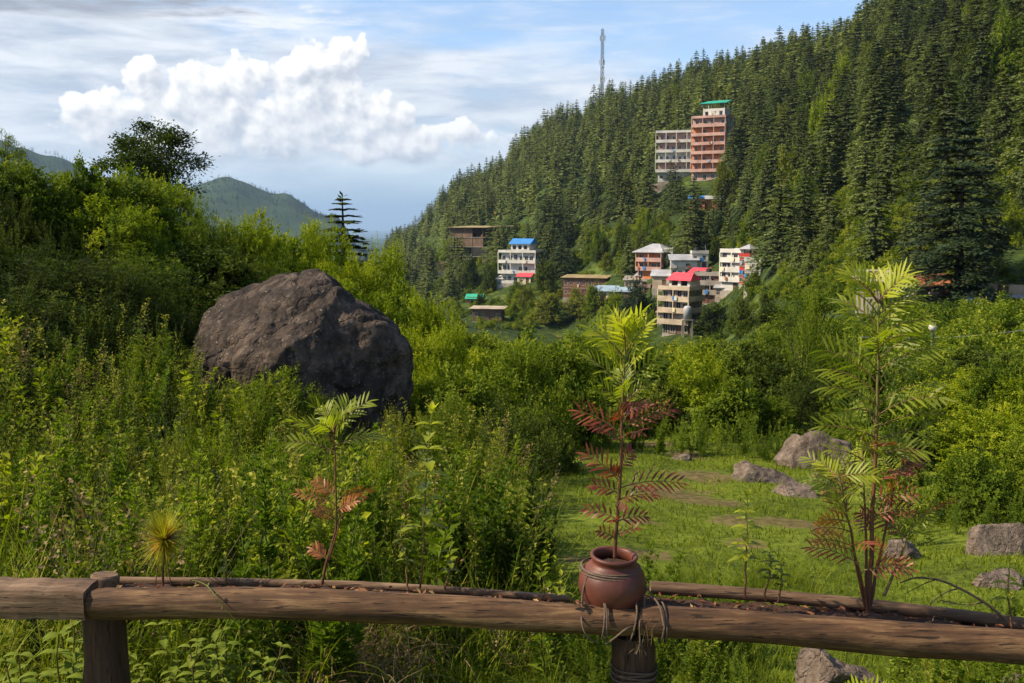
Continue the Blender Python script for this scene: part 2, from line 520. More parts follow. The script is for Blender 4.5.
DIRT = [(672, 496, .6, .55), (716, 503, .5, .4), (738, 521, 0.3, .35), (685, 456, 0.4, 0.6), (655, 445, 0.4, 0.5), (640, 522, .25, .15), (575, 560, .15, .15), (790, 523, .4, .4), (700, 476, .45, .5), (650, 556, .25, .25), (745, 545, .2, .25)]
DPTS = [(hit(px, py), sx, sy) for px, py, sx, sy in DIRT]
for p_, sx, sy in DPTS:
    dd = T.vm('DIVIDE', T.vm('SUBTRACT', pos, tuple(p_)).outputs[0], (sx, sy, 2.0)).outputs[0]
    v = T.m('SUBTRACT', 1.0, T.vm('LENGTH', dd).outputs['Value'])
    dm = v if dm is None else T.m('MAXIMUM', dm, v)
dmask = T.ss(T.m('MULTIPLY_ADD', T.m('SUBTRACT', a1, 0.5), 2.4, T.m('MULTIPLY_ADD', T.m('SUBTRACT', a2, 0.5), 1.8, dm)), 0.0, 0.30)
near = T.mix(T.m('MULTIPLY', dmask, 0.72), near, dirt)
m1 = T.noise(pos, 0.035, 6, 0.6).outputs[0]
m2 = T.noise(pos, 0.35, 5, 0.65).outputs[0]
mid = T.ramp(T.m('MULTIPLY_ADD', m2, 0.5, T.m('MULTIPLY', m1, 0.5)), [(0.40, (0.016, 0.028, 0.009)), (0.52, (0.035, 0.055, 0.012)), (0.64, (0.095, 0.130, 0.022))])
ero = T.ss(T.noise(pos, 0.06, 5, 0.7).outputs[0], 0.66, 0.72)
mid = T.mix(ero, mid, (0.30, 0.16, 0.075))
f1_ = T.noise(pos, 0.004, 8, 0.65).outputs[0]
far = T.ramp(f1_, [(0.38, (0.018, 0.034, 0.016)), (0.6, (0.038, 0.062, 0.024))])
cmix = T.mix(T.ss(ln, 25, 60), near, mid)
cmix = T.mix(T.ss(ln, 900, 1500), cmix, far)
p = T.n('ShaderNodeBsdfPrincipled', i={'Roughness': 0.95, 'Specular IOR Level': 0.1})
T.l(cmix, p.inputs['Base Color'])
bp = T.n('ShaderNodeBump', i={'Strength': 0.6, 'Distance': 0.06})
T.l(T.m('ADD', a1, a2), bp.inputs['Height']); T.l(bp.outputs[0], p.inputs['Normal'])
T.l(p.outputs[0], out.inputs[0])
tag(MB().add(np.stack([X, Y, Z], -1).reshape(-1, 3), q, 0, 0.5, True).build("ground", gm), kind='structure')

# ------------------------------------------------------------------ air
hm, T = new_mat("haze_air")
out = T.n('ShaderNodeOutputMaterial')
pv = T.n('ShaderNodeVolumePrincipled', i={'Density': 0.000062, 'Anisotropy': 0.1})
pv.inputs['Color'].default_value = (0.46, 0.68, 1.0, 1)
T.l(pv.outputs[0], out.inputs['Volume'])
tag(MB().box(-41000, 41000, -41000, 41000, -420, 620).build("haze", hm), kind='stuff')

# ------------------------------------------------------------------ vegetation materials
M = {}
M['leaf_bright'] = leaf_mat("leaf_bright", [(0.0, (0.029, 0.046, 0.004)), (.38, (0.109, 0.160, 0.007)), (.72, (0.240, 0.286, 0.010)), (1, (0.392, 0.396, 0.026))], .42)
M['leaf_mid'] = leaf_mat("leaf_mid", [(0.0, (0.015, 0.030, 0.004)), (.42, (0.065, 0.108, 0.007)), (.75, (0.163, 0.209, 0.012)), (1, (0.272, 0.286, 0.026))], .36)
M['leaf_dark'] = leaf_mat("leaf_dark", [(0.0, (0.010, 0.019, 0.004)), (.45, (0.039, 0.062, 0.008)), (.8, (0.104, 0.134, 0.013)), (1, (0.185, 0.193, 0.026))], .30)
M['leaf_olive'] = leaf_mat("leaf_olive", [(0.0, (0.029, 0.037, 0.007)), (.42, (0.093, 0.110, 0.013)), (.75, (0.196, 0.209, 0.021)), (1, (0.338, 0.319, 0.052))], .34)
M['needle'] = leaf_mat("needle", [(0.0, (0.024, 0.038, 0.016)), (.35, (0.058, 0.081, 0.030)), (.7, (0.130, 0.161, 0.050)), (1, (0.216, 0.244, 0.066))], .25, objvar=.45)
M['needle_dark'] = leaf_mat("needle_dark", [(0.0, (.008, .018, .010)), (.5, (.020, .038, .017)), (1, (.045, .065, .025))], .10, .6, .2)
M['bark'] = solid("bark", (.10, .070, .048), .95, .5, 6, bump=.6, stretch=(1, 1, .3))
M['stem_green'] = leaf_mat("stem_green", [(0, (.06, .08, .02)), (.5, (.10, .12, .03)), (1, (.18, .13, .05))], .1)
M['grass'] = leaf_mat("grass", [(0.0, (.040, .058, .004)), (.5, (.105, .145, .006)), (.85, (.19, .225, .010)), (1, (.32, .29, .05))], .35)
M['dry'] = leaf_mat("dry_stalk", [(0, (.10, .065, .03)), (.5, (.22, .15, .075)), (1, (.36, .26, .14))], .2)

def rdir(n, up=0.0, g=None):
    g = g or rng
    v = g.normal(size=(n, 3)); v[:, 2] += up
    return nrm(v)

# --- conifer templates: layered, slightly drooping shelves of needle sprays
def conifer(h, rmax, whorls, per, clumps, csize, seed, trunk=True, bare=0.12, pw=0.75, flat=0.0):
    g = np.random.default_rng(seed)
    crown = MB(); tr = MB()
    lean = g.normal(0, .012, 2)
    P = []; D = []; L = []; Tn = []
    for w in range(whorls):
        t = (w + g.uniform(-.3, .3)) / whorls
        t = min(max(t, 0), .995)
        z = h * (bare + (1 - bare) * t)
        Rr = rmax * ((1 - t) ** pw) * (1.0 if t > .12 else .65 + 3 * t) + .015 * h * 0.5
        m = per if t < .8 else max(3, per - 2)
        a0 = g.uniform(0, 6.28)
        for k in range(m):
            if g.random() < .10: continue
            a = a0 + k * 6.283 / m + g.normal(0, .25)
            rb = Rr * g.uniform(.62, 1.12)
            rise = g.uniform(-.05, .18) + .55 * t ** 3; tb_ = g.normal(0, .09)
            c = np.array([math.cos(a), math.sin(a), 0])
            for q in range(clumps):
                u = (q + g.uniform(.2, 1.0)) / clumps
                u = u ** .8
                base = c * rb * u * 0.93
                base[2] = z + rise * rb * u - .34 * rb * u * u
                off = g.normal(0, .10 * rb * (0.3 + u * .8), 3); off[2] *= .35
                P.append(base + off)
                d = c * 1.0 + g.normal(0, .40, 3); d[2] = d[2] * .35 - .12
                D.append(d); L.append(csize * g.uniform(.6, 1.25) * (.55 + .45 * (1 - t)))
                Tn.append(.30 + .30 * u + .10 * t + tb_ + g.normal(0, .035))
    P = np.array(P); D = np.array(D); L = np.array(L)
    P[:, :2] += P[:, 2:3] * lean
    Dh = P * np.array([1, 1, 0.0]); N = nrm(np.array([0, 0, .75 + flat]) + nrm(Dh) * .75 + g.normal(0, .17, (len(P), 3)))
    crown.kites(P - nrm(D) * (L * .35)[:, None], D, N, L, L * .7, 0, np.clip(Tn, 0, 1), .5, -.10, .12)
    # leader
    n = 8
    P2 = np.zeros((n, 3)); P2[:, 2] = h * np.linspace(.93, .985, n); P2[:, :2] += P2[:, 2:3] * lean
    crown.kites(P2, rdir(n, 1.6, g), rdir(n, 0, g), h * .04, h * .012, 0, .5)
    zz = np.linspace(-.6, h * .97, 7)
    pts = np.stack([zz * lean[0], zz * lean[1], zz], 1)
    tr.tube(pts, np.interp(zz, [-.6, h], [h * .021, .03]), 7, 0, .5)
    return crown, tr
def both(cr, tr):
    """crown and trunk in one MB with trunk as material 1"""
    m = MB()
    for s_, mi in ((cr, 0), (tr, 1)):
        V, L, N, Mm, Tt, Sm = s_.arrays()
        m.V.append(V); m.L.append(L + m.nv); m.N.append(N); m.M.append(Mm * 0 + mi); m.T.append(Tt); m.S.append(Sm); m.nv += len(V)
    return m

near_con = [conifer(22, 6.6, 24, 9, 190, .46, 11 + k, bare=.03 + .02 * k, pw=.50, flat=.6) for k in range(2)]
mid_con = [conifer(18, 4.9 + .35 * k, 22, 8, 62, .62, 30 + k, bare=.02, pw=.86) for k in range(5)]
far_con = [both(*conifer(18, 5.2 + .35 * k, 16, 6, 9, 1.55, 50 + k, bare=.01, pw=.88)) for k in range(5)]
far_con = far_con[:]

# where the buildings stand: kept free of trees (px column, base row, clear half width in metres, also clear towards the viewer)
CLEAR = [(704, 181, 8, 24), (678, 181, 8, 22), (519, 280, 9, 22), (474, 264, 14, 20), (584, 297, 9, 22), (648, 277, 8, 26),
         (676, 329, 7, 30), (688, 276, 9, 20), (712, 302, 7, 24), (736, 290, 9, 30), (706, 207, 7, 10), (654, 76, 7, 18), (602, 91, 3, 8)]
CP = [(hit(a, b), c, d) for a, b, c, d in CLEAR]
def is_clear(x, y):
    for p_, w_, fwd in CP:
        # strip from the building towards the viewer
        d0 = np.array([p_.x, p_.y]); u = -d0 / np.linalg.norm(d0)
        v = np.array([x, y]) - d0
        s_ = v @ u; t_ = abs(v @ np.array([-u[1], u[0]]))
        if t_ < w_ and -9 < s_ < fwd: return True
    return False
def pxof(x, y): return 512 + F / math.cos(PITCH) / 1.0137 * x / y

cand = []
cell = 7.5
g2 = np.random.default_rng(5)
xs = np.arange(-180, 640, cell); ys = np.arange(80, 1180, cell)
gx, gy = np.meshgrid(xs, ys); gx = gx + g2.uniform(-.48, .48, gx.shape) * cell; gy = gy + g2.uniform(-.48, .48, gy.shape) * cell
gx = gx.ravel(); gy = gy.ravel()
ra = np.hypot(gx, gy); pa = 512 + F / math.cos(PITCH) / 1.0137 * gx / gy
rbase = np.interp(pa, [380, 480, 600, 700, 800, 900, 1024], [330, 305, 262, 198, 140, 116, 108])
rtop = np.interp(pa, [380, 400, 470, 560, 620, 700, 800, 900, 1024, 1300], [990, 980, 915, 865, 825, 785, 735, 650, 550, 440])
keep = ((ra < 330) | (g2.random(len(ra)) < .80)) & (pa > 384) & (pa < 1150) & (ra > rbase) & (ra < rtop)
gx, gy, ra, pa, rb_, rt_ = [v[keep] for v in (gx, gy, ra, pa, rbase, rtop)]
gz = H(gx, gy)
pn = np.stack([gx, gy, 0 * gx], 1)
dens = fbm(pn / 38, 4, 21)
u = (ra - rb_) / (rt_ - rb_)
thin = np.interp(u, [0, .10, .22, .35], [.50, .42, .25, .10]) * np.interp(pa, [600, 760, 850], [1, .35, .1])
keep = dens > thin * 1.0
keep &= ~((dens < .44) & (u < .16) & (pa < 700))
keep &= np.array([not is_clear(a, b) for a, b in zip(gx, gy)])
# grassy clearings: below the ridge house and the pale strips on the slope
for (px, py, w_, h_) in [(500, 235, 26, 14), (455, 262, 24, 12), (590, 262, 20, 12), (430, 245, 14, 12)]:
    hp = hit(px, py)
    sy_ = 1000 * (222 - 0)  # unused
    ppy = 222 - gz / (gy) * F
    keep &= ~((abs(pa - px) < w_) & (abs(ppy - py) < h_))
gx, gy, gz, ra, pa, u = [v[keep] for v in (gx, gy, gz, ra, pa, u)]
hs = g2.uniform(.42, 1.32, len(gx)) * np.interp(ra, [120, 300, 500], [.60, .70, .84])
hs *= .8 + .5 * fbm(np.stack([gx, gy, 0 * gx], 1) / 60, 2, 4)
order = np.argsort(-(hs / ra) - 10 * ((pa < 1060) & (ra < 420)) * (hs / ra))
N_IND = 285
protos = []
for k, (cr, tr) in enumerate(mid_con):
    protos.append((cr.mesh("conifer_crown", M['needle']), tr.mesh("conifer_trunk", M['bark'])))
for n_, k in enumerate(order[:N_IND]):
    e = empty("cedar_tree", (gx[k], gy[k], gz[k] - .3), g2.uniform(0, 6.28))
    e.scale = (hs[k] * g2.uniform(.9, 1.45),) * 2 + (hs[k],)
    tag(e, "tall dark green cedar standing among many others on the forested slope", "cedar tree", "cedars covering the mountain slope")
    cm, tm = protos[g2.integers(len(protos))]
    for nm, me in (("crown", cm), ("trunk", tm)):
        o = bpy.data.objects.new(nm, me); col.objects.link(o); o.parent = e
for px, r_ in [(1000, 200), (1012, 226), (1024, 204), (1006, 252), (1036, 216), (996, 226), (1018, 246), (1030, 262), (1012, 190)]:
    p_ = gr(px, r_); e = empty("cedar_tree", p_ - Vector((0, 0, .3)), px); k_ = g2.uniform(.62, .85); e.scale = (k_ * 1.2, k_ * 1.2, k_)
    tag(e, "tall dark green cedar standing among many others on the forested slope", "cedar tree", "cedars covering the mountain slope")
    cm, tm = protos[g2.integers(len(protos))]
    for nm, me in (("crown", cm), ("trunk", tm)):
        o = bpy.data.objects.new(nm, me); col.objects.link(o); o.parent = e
rest = order[N_IND:]
fm = MB()
tl = (fbm(np.stack([gx, gy, 0 * gx], 1) / 90, 3, 33) - .5) * .5 + g2.normal(0, .14, len(gx))
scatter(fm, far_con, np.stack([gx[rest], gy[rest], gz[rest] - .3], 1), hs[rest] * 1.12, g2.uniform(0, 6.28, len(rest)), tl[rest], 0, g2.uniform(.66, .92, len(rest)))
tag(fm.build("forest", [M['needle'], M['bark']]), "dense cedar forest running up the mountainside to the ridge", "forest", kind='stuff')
print("hill trees", len(gx), "stuff", len(rest))

# remote ridges: small crowns on the skyline
g3 = np.random.default_rng(8)
pc = MB()
tiny = [conifer(17, 4.2, 6, 4, 2, 4.2, 70 + k, bare=.0)[0] for k in range(3)]
pxs = g3.uniform(-60, 345, 2600); rs = 3500 + g3.normal(-330, 300, 2600)
rs = np.minimum(rs, 3600)
tt = np.array([pxaz(v) for v in pxs]); x_ = np.sin(tt) * rs; y_ = np.cos(tt) * rs
scatter(pc, tiny, np.stack([x_, y_, H(x_, y_) - 2], 1), g3.uniform(.35, .85, 2600), g3.uniform(0, 6.28, 2600))
tag(pc.build("distant_woods", M['needle_dark']), "hazy woods along the far blue ridges", "woods", kind='stuff')

# --- big cedars near the roadside buildings
near_p = [(c.mesh("cedar_crown", M['needle_dark']), t.mesh("cedar_trunk", M['bark'])) for c, t in near_con]
BIG = [(955, 116, 104, "big dark cedar with wide layered shelves in front of roadside shops", 0, 1.22),
       (1012, 190, 150, "dark cedar half cut off by the picture edge beside the big cedar", 1, 1.1),
       (822, 196, 175, "layered cedar standing above the small white roadside hut", 1, 1.1),
       (876, 175, 190, "slim pale cedar between the layered cedar and the big dark one", 0, .9),
       (905, 150, 215, "tall cedar rising just behind the biggest cedar's left side", 1, 1.0),
       (775, 205, 185, "dense cedar behind the leafy climber-covered tree", 0, 1.0),
       (1045, 150, 175, "cedar leaning in from the right edge above white roofs", 0, 1.2)]
for px, top, r_, lab, v, wd in BIG:
    p_ = gr(px, r_)
    h_ = (222 - top) / F * p_.y - p_.z
    e = empty("cedar_tree", p_ - Vector((0, 0, .3)), px * .7)
    s_ = h_ / 22; e.scale = (s_ * wd, s_ * wd, s_)
    tag(e, lab, "cedar tree")
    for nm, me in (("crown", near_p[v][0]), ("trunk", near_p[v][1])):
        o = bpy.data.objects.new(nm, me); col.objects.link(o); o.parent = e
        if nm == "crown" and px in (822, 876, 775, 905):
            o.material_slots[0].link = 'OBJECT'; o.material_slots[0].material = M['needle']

# --- broadleaf trees
def put_tree(name, ct, p_, rot, scale, mat, label, cat="tree", group=None):
    e = empty(name, p_, rot); e.scale = scale if hasattr(scale, '__len__') else (scale,) * 3
    tag(e, label, cat, group)
    for nm, me in (("crown", ct[0]), ("trunk", ct[1])):
        o = bpy.data.objects.new(nm, me); col.objects.link(o); o.parent = e
        if nm == "crown":
            o.material_slots[0].link = 'OBJECT'; o.material_slots[0].material = mat
    return e
def tmesh(cr, tr): return (cr.mesh("tree_crown", M['leaf_mid']), tr.mesh("tree_trunk", M['bark']))

def clump_tree(h, w, seed, n, clump, per, leaf, low=.25, trunk_r=.08, hollow=.35):
    """trunk with limbs reaching to separate leaf clumps, gaps between them"""
    g = np.random.default_rng(seed); tr = MB(); cr = MB()
    axis = stem_pts0([0, 0, -.5], [w * .06, 0, h * .86], 9, h * .012, seed)
    tr.tube(axis, np.linspace(trunk_r, trunk_r * .25, 9), 7)
    for k in range(n):
        d = rdir(1, .15, g)[0]; rr_ = (hollow + (1 - hollow) * g.random() ** .5)
        c = np.array([d[0] * w / 2 * rr_, d[1] * w / 2 * rr_, h * (low + (1 - low) * (.46 + .5 * d[2] * rr_))])
        c[:2] *= np.interp(c[2] / h, [low, .5, .8, 1], [.75, 1.0, .85, .35])
        zi = max(.12, c[2] / h - g.uniform(.15, .3)); b_ = axis[min(8, int(zi * 8))]
        md = (b_ + c) / 2 + np.array([0, 0, -.04 * h * g.random()])
        tr.tube(np.array([b_, md, c]), [trunk_r * .38, trunk_r * .24, trunk_r * .08], 5)
        m_ = int(per * g.uniform(.6, 1.5)); cs = clump * g.uniform(.6, 1.25)
        v = g.normal(0, cs * .42, (m_, 3)); v[:, 2] *= .55
        cr.kites(c + v, v + g.normal(0, .3 * cs, v.shape), nrm(np.array([0, 0, 1.]) + g.normal(0, .6, v.shape)), leaf * g.uniform(.7, 1.3, m_), leaf * .55, 0,
                 np.clip(.45 + .2 * v[:, 2] / cs + g.normal(0, .1, m_) + g.normal(0, .07), 0, 1), .45, .12, .1)
    return cr, tr
def stem_pts0(a, b_, n, wob, seed):
    a = np.array(a, float); b_ = np.array(b_, float); u = np.linspace(0, 1, n)[:, None]; g = np.random.default_rng(seed)
    w_ = np.cumsum(g.normal(0, wob, (n, 3)), 0); w_ -= w_[0] + (w_[-1] - w_[0]) * u
    return a * (1 - u) + b_ * u + w_
# lone open tree on the left skyline
lone = tmesh(*clump_tree(4.6, 4.6, 103, 120, .52, 95, .15, .10, .075))
p_ = gr(160, 38); h_ = (222 - 117) / F * p_.y - p_.z
put_tree("broadleaf_tree", lone, p_, 2.0, h_ / 4.6, M['leaf_dark'], "open dark-leaved tree alone on the skyline above the thick bushes")
edge = tmesh(*clump_tree(3.6, 2.6, 108, 60, .34, 80, .09, .1, .06))
p_ = gr(14, 21); h_ = (222 - 126) / F * p_.y - p_.z
put_tree("broadleaf_tree", edge, p_, .6, (h_ / 3.6 * .75, h_ / 3.6 * .75, h_ / 3.6), M['leaf_mid'], "slender small tree rising over the hedge at the left picture edge")
# little conical evergreen at the end of the hedge
evm = protos[1]
p_ = gr(346, 30); h_ = (222 - 192) / F * p_.y - p_.z
put_tree("evergreen_tree", evm, p_, 0, (h_ / 18 * 1.75, h_ / 18 * 1.75, h_ / 18), M['leaf_dark'], "small conical evergreen at the low end of the left skyline")

# --- shrub builder
def shrub(rx, h, seed, sprigs, per, leaf, lw, up=.5, spl=.35, droop=.1, inner=.25, flat=1.0, spiky=0.0, tb=.42):
    """sprigs of leaves over an uneven dome"""
    g = np.random.default_rng(seed); m = MB()
    K = 26; cd = rdir(K, .35, g); cd[:, 2] = np.abs(cd[:, 2]); ch_ = g.uniform(.72, 1.12, K)
    ci = g.integers(0, K, sprigs); d = nrm(cd[ci] + g.normal(0, .20, (sprigs, 3))); d[:, 2] = np.abs(d[:, 2])
    bump = np.exp(-(np.linalg.norm(d - cd[ci], axis=1) / .26) ** 2)
    lump = (.62 + .50 * fbm(d * 2.2 + 5 + seed, 2, seed)) * (.80 + .30 * bump * ch_[ci])
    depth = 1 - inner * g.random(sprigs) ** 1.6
    tip = d * np.array([rx, rx, h]) * (lump * depth)[:, None] + np.array([0, 0, h * .04])
    ax = nrm(d * np.array([1, 1, .8]) + np.array([0, 0, up]) + g.normal(0, .35, (sprigs, 3)))
    L = spl * g.uniform(.6, 1.4, sprigs) * (1 + spiky * (g.random(sprigs) ** 6) * 3)
    u = (np.arange(per) + .5) / per
    u = u[None, :, None]
    P = tip[:, None] + ax[:, None] * (u - .6) * L[:, None, None]
    P[..., 2] -= (u[..., 0] ** 2) * droop * L[:, None]
    a = g.uniform(0, 6.28, (sprigs, 1)) + np.arange(per)[None] * 2.4
    s1 = nrm(np.cross(ax, g.normal(size=(sprigs, 3)))); s2 = np.cross(ax, s1)
    rad = s1[:, None] * np.cos(a)[..., None] + s2[:, None] * np.sin(a)[..., None]
    D = rad + ax[:, None] * .7 + g.normal(0, .25, P.shape)
    n = sprigs * per
    N = nrm(ax[:, None] * .7 - rad * .3 + g.normal(0, .35, P.shape) + np.array([0, 0, .5]))
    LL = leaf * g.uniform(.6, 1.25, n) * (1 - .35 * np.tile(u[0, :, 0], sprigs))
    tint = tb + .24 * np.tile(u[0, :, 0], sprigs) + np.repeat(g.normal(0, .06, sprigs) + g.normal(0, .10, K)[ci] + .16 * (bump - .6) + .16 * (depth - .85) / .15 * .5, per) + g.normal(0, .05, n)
    m.kites(P.reshape(-1, 3), D.reshape(-1, 3), N.reshape(-1, 3), LL, LL * lw, 0, np.clip(tint, 0, 1), .45, .12, .08)
    # a few woody stems inside
    for k in range(9):
        e = tip[g.integers(sprigs)] * .9
        b = np.array([g.normal(0, .06), g.normal(0, .06), -.15])
        mid_ = (b + e) / 2 + g.normal(0, .08, 3) + np.array([0, 0, .1])
        m.tube(np.array([b, mid_, e]), [.016, .011, .005], 4, 1, .5, cap=False)
    return m
# round trees in the valley
def round_crown(k):
    m = shrub(4.1, 7.6, 300 + k, 900, 9, .42, .6, .3, 1.3, .25, .45, tb=.36)
    g = np.random.default_rng(k); t = MB()
    t.tube(np.array([[0, 0, -.8], [.1, .05, 1.2], [.05, -.1, 3.4], [.2, 0, 5.4]]), [.30, .24, .17, .07], 7)
    for q in range(6):
        a = q * 1.1 + g.uniform(0, .5); e = np.array([math.cos(a) * 2.6, math.sin(a) * 2.6, g.uniform(2.5, 5.5)])
        t.tube(np.array([[.1, 0, 1.2 + q * .3], e * .55 + np.array([0, 0, .8]), e]), [.12, .08, .03], 5)
    m.V, m.L, m.N, m.M, m.T, m.S = [v[:1] for v in (m.V, m.L, m.N, m.M, m.T, m.S)]
    return m.mesh("round_crown", M['leaf_mid']), t.mesh("round_trunk", M['bark'])
rt = [round_crown(k) for k in range(4)]
VT = [  # px, base row, width px, height px, material, label
    (636, 330, 46, 56, 'needle_dark', "very dark round tree left of the red-roofed house"),
    (548, 322, 44, 34, 'leaf_olive', "olive round tree on the lower terrace, left one of a touching pair"),
    (577, 321, 44, 34, 'leaf_olive', "olive round tree on the lower terrace, right one of a touching pair"),
    (712, 336, 46, 34, 'leaf_dark', "dark bushy tree right below the water tank"),
    (742, 334, 40, 44, 'leaf_dark', "dark bushy tree below the white and red house"),
    (752, 300, 30, 34, 'leaf_mid', "leafy tree hiding the foot of the white and red house"),
    (768, 330, 34, 40, 'leaf_dark', "dark round tree at the right end of the village trees"),
    (470, 287, 26, 34, 'leaf_dark', "grey-green tall tree in front of the unfinished block"),
    (490, 292, 22, 34, 'leaf_dark', "narrow grey-green tree between unfinished block and blue-roofed house"),
    (545, 296, 34, 40, 'leaf_dark', "shady tree at the lower right of the blue-roofed house"),
    (600, 262, 24, 40, 'leaf_mid', "grey-green tree above the long brick building"),
    (622, 255, 22, 36, 'leaf_dark', "dark tree just left of the orange house"),
    (455, 275, 20, 28, 'leaf_dark', "dark tree at the left foot of the unfinished block"),
    (700, 206, 16, 16, 'leaf_mid', "small light tree below the orange hotel"),
    (650, 235, 18, 26, 'leaf_mid', "light green tree above the orange house roof"),
    (716, 262, 18, 26, 'leaf_dark', "narrow tree between white sheds and white house"),
    (518, 300, 22, 22, 'leaf_mid', "small leafy tree below the blue-roofed house"),
]
for k, (px, by, wp, hp, mt, lab) in enumerate(VT):
    p_ = hit(px, by)
    Yd = p_.y
    put_tree("round_tree", rt[k % 4], p_ - Vector((0, 0, .2)), k * 1.7, (wp / F * Yd / 8.5, wp / F * Yd / 8.5, hp / F * Yd / 8 * 1.05), M[mt], lab)
# light broadleaf trees dotted along the lower slope
g4 = np.random.default_rng(77)
n_ = 0
while n_ < 70:
    px = g4.uniform(400, 900); by = g4.uniform(228, 330) if px < 800 else g4.uniform(200, 300)
    p_ = hit(px, by)
    if math.hypot(p_.x, p_.y) < 190 or is_clear(p_.x, p_.y): continue
    s_ = g4.uniform(.5, 1.15)
    put_tree("slope_tree", rt[g4.integers(4)], p_, g4.uniform(0, 6.28), (s_ * .8, s_ * .8, s_), M[['leaf_mid', 'leaf_dark', 'leaf_olive', 'leaf_bright'][g4.integers(4)]],
             "rounded leafy tree dotted along the lower mountain slope", "tree", "leafy trees on the lower slope")
    n_ += 1
n_ = 0
while n_ < 34:
    px = g4.uniform(540, 1010); by = g4.uniform(40, 240); p_ = hit(px, by); rq = math.hypot(p_.x, p_.y)
    if rq < 180 or rq > 700 or is_clear(p_.x, p_.y): continue
    s_ = g4.uniform(.9, 1.5)
    put_tree("slope_tree", rt[g4.integers(4)], p_, g4.uniform(0, 6.28), (s_ * .8, s_ * .8, s_ * 1.25), M[['leaf_mid', 'leaf_olive', 'leaf_dark'][g4.integers(3)]],
             "leafy tree growing singly among the cedars higher up", "tree", "leafy trees among the cedars")
    n_ += 1
# pale strip of broadleaf trees high on the slope
for k, (px, by) in enumerate([(822, 135), (828, 122), (834, 108), (838, 95), (842, 84), (818, 148), (830, 142)]):
    p_ = hit(px, by + 8)
    put_tree("pale_tree", rt[k % 4], p_, k, (1.1, 1.1, 1.8), M['leaf_bright'], "pale green leafy tree in the bright strip high among the cedars", "tree", "pale trees in a strip on the upper slope")

# --- shrub shapes
SH = {}
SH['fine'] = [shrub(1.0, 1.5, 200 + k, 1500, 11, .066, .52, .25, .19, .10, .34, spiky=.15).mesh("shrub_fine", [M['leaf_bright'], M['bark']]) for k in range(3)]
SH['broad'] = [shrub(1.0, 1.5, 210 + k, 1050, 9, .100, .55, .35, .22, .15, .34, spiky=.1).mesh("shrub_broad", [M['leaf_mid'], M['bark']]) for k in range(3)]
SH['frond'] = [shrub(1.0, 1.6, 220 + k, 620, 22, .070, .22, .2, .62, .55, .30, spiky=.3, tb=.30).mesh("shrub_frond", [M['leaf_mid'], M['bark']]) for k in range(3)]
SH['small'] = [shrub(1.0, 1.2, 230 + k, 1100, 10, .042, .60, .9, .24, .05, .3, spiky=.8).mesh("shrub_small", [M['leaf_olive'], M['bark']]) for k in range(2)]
g5 = np.random.default_rng(55)
def put_shrub(px, r_, top, wpx, kind, mat, label, group=None, v=None, sink=.1, name="shrub", dz=None):
    p_ = gr(px, r_)
    h_ = (222 - top) / F * p_.y - p_.z
    h_ = max(h_, .35) * 1.08
    me = SH[kind][v if v is not None else g5.integers(len(SH[kind]))]
    o = bpy.data.objects.new(name, me); col.objects.link(o)
    o.location = p_ - Vector((0, 0, sink)); o.rotation_euler = (0, 0, g5.uniform(0, 6.28))
    w_ = wpx / F * p_.y / 2
    base = {'fine': 1.5, 'broad': 1.5, 'frond': 1.6, 'small': 1.2}[kind]
    o.scale = (w_, w_, (h_ + sink) / base / 1.05)
    if mat:
        o.material_slots[0].link = 'OBJECT'; o.material_slots[0].material = M[mat]
    tag(o, label, "shrub", group)
    return o
GA = "bushes of the tall hedge on the left slope"; LA = "tangled bush in the tall hedge running up the left slope"
# skyline hedge: (px, range, top row, width px)
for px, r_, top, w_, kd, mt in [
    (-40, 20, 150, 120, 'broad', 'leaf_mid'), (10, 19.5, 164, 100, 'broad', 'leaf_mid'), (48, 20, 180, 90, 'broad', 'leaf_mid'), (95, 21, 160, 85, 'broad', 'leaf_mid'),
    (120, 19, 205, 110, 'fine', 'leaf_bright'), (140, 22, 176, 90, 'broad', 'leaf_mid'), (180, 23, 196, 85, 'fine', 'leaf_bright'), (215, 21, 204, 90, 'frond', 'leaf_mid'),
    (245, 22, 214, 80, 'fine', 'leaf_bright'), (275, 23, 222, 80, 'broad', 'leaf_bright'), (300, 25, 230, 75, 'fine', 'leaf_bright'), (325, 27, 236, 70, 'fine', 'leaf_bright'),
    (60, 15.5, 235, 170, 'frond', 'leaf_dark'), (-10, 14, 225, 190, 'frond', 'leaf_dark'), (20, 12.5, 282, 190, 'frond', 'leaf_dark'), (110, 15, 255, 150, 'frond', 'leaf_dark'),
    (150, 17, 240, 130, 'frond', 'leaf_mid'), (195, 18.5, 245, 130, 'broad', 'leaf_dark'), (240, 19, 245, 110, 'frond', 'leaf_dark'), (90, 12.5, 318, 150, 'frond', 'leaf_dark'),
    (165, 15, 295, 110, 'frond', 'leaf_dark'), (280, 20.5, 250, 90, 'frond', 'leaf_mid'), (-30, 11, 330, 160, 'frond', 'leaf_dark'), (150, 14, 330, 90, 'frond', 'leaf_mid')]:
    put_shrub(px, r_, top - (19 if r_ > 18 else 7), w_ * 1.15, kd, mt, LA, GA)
GB = "bright bushes behind the big boulder"; LB = "bright green bush on the bank behind the big boulder"
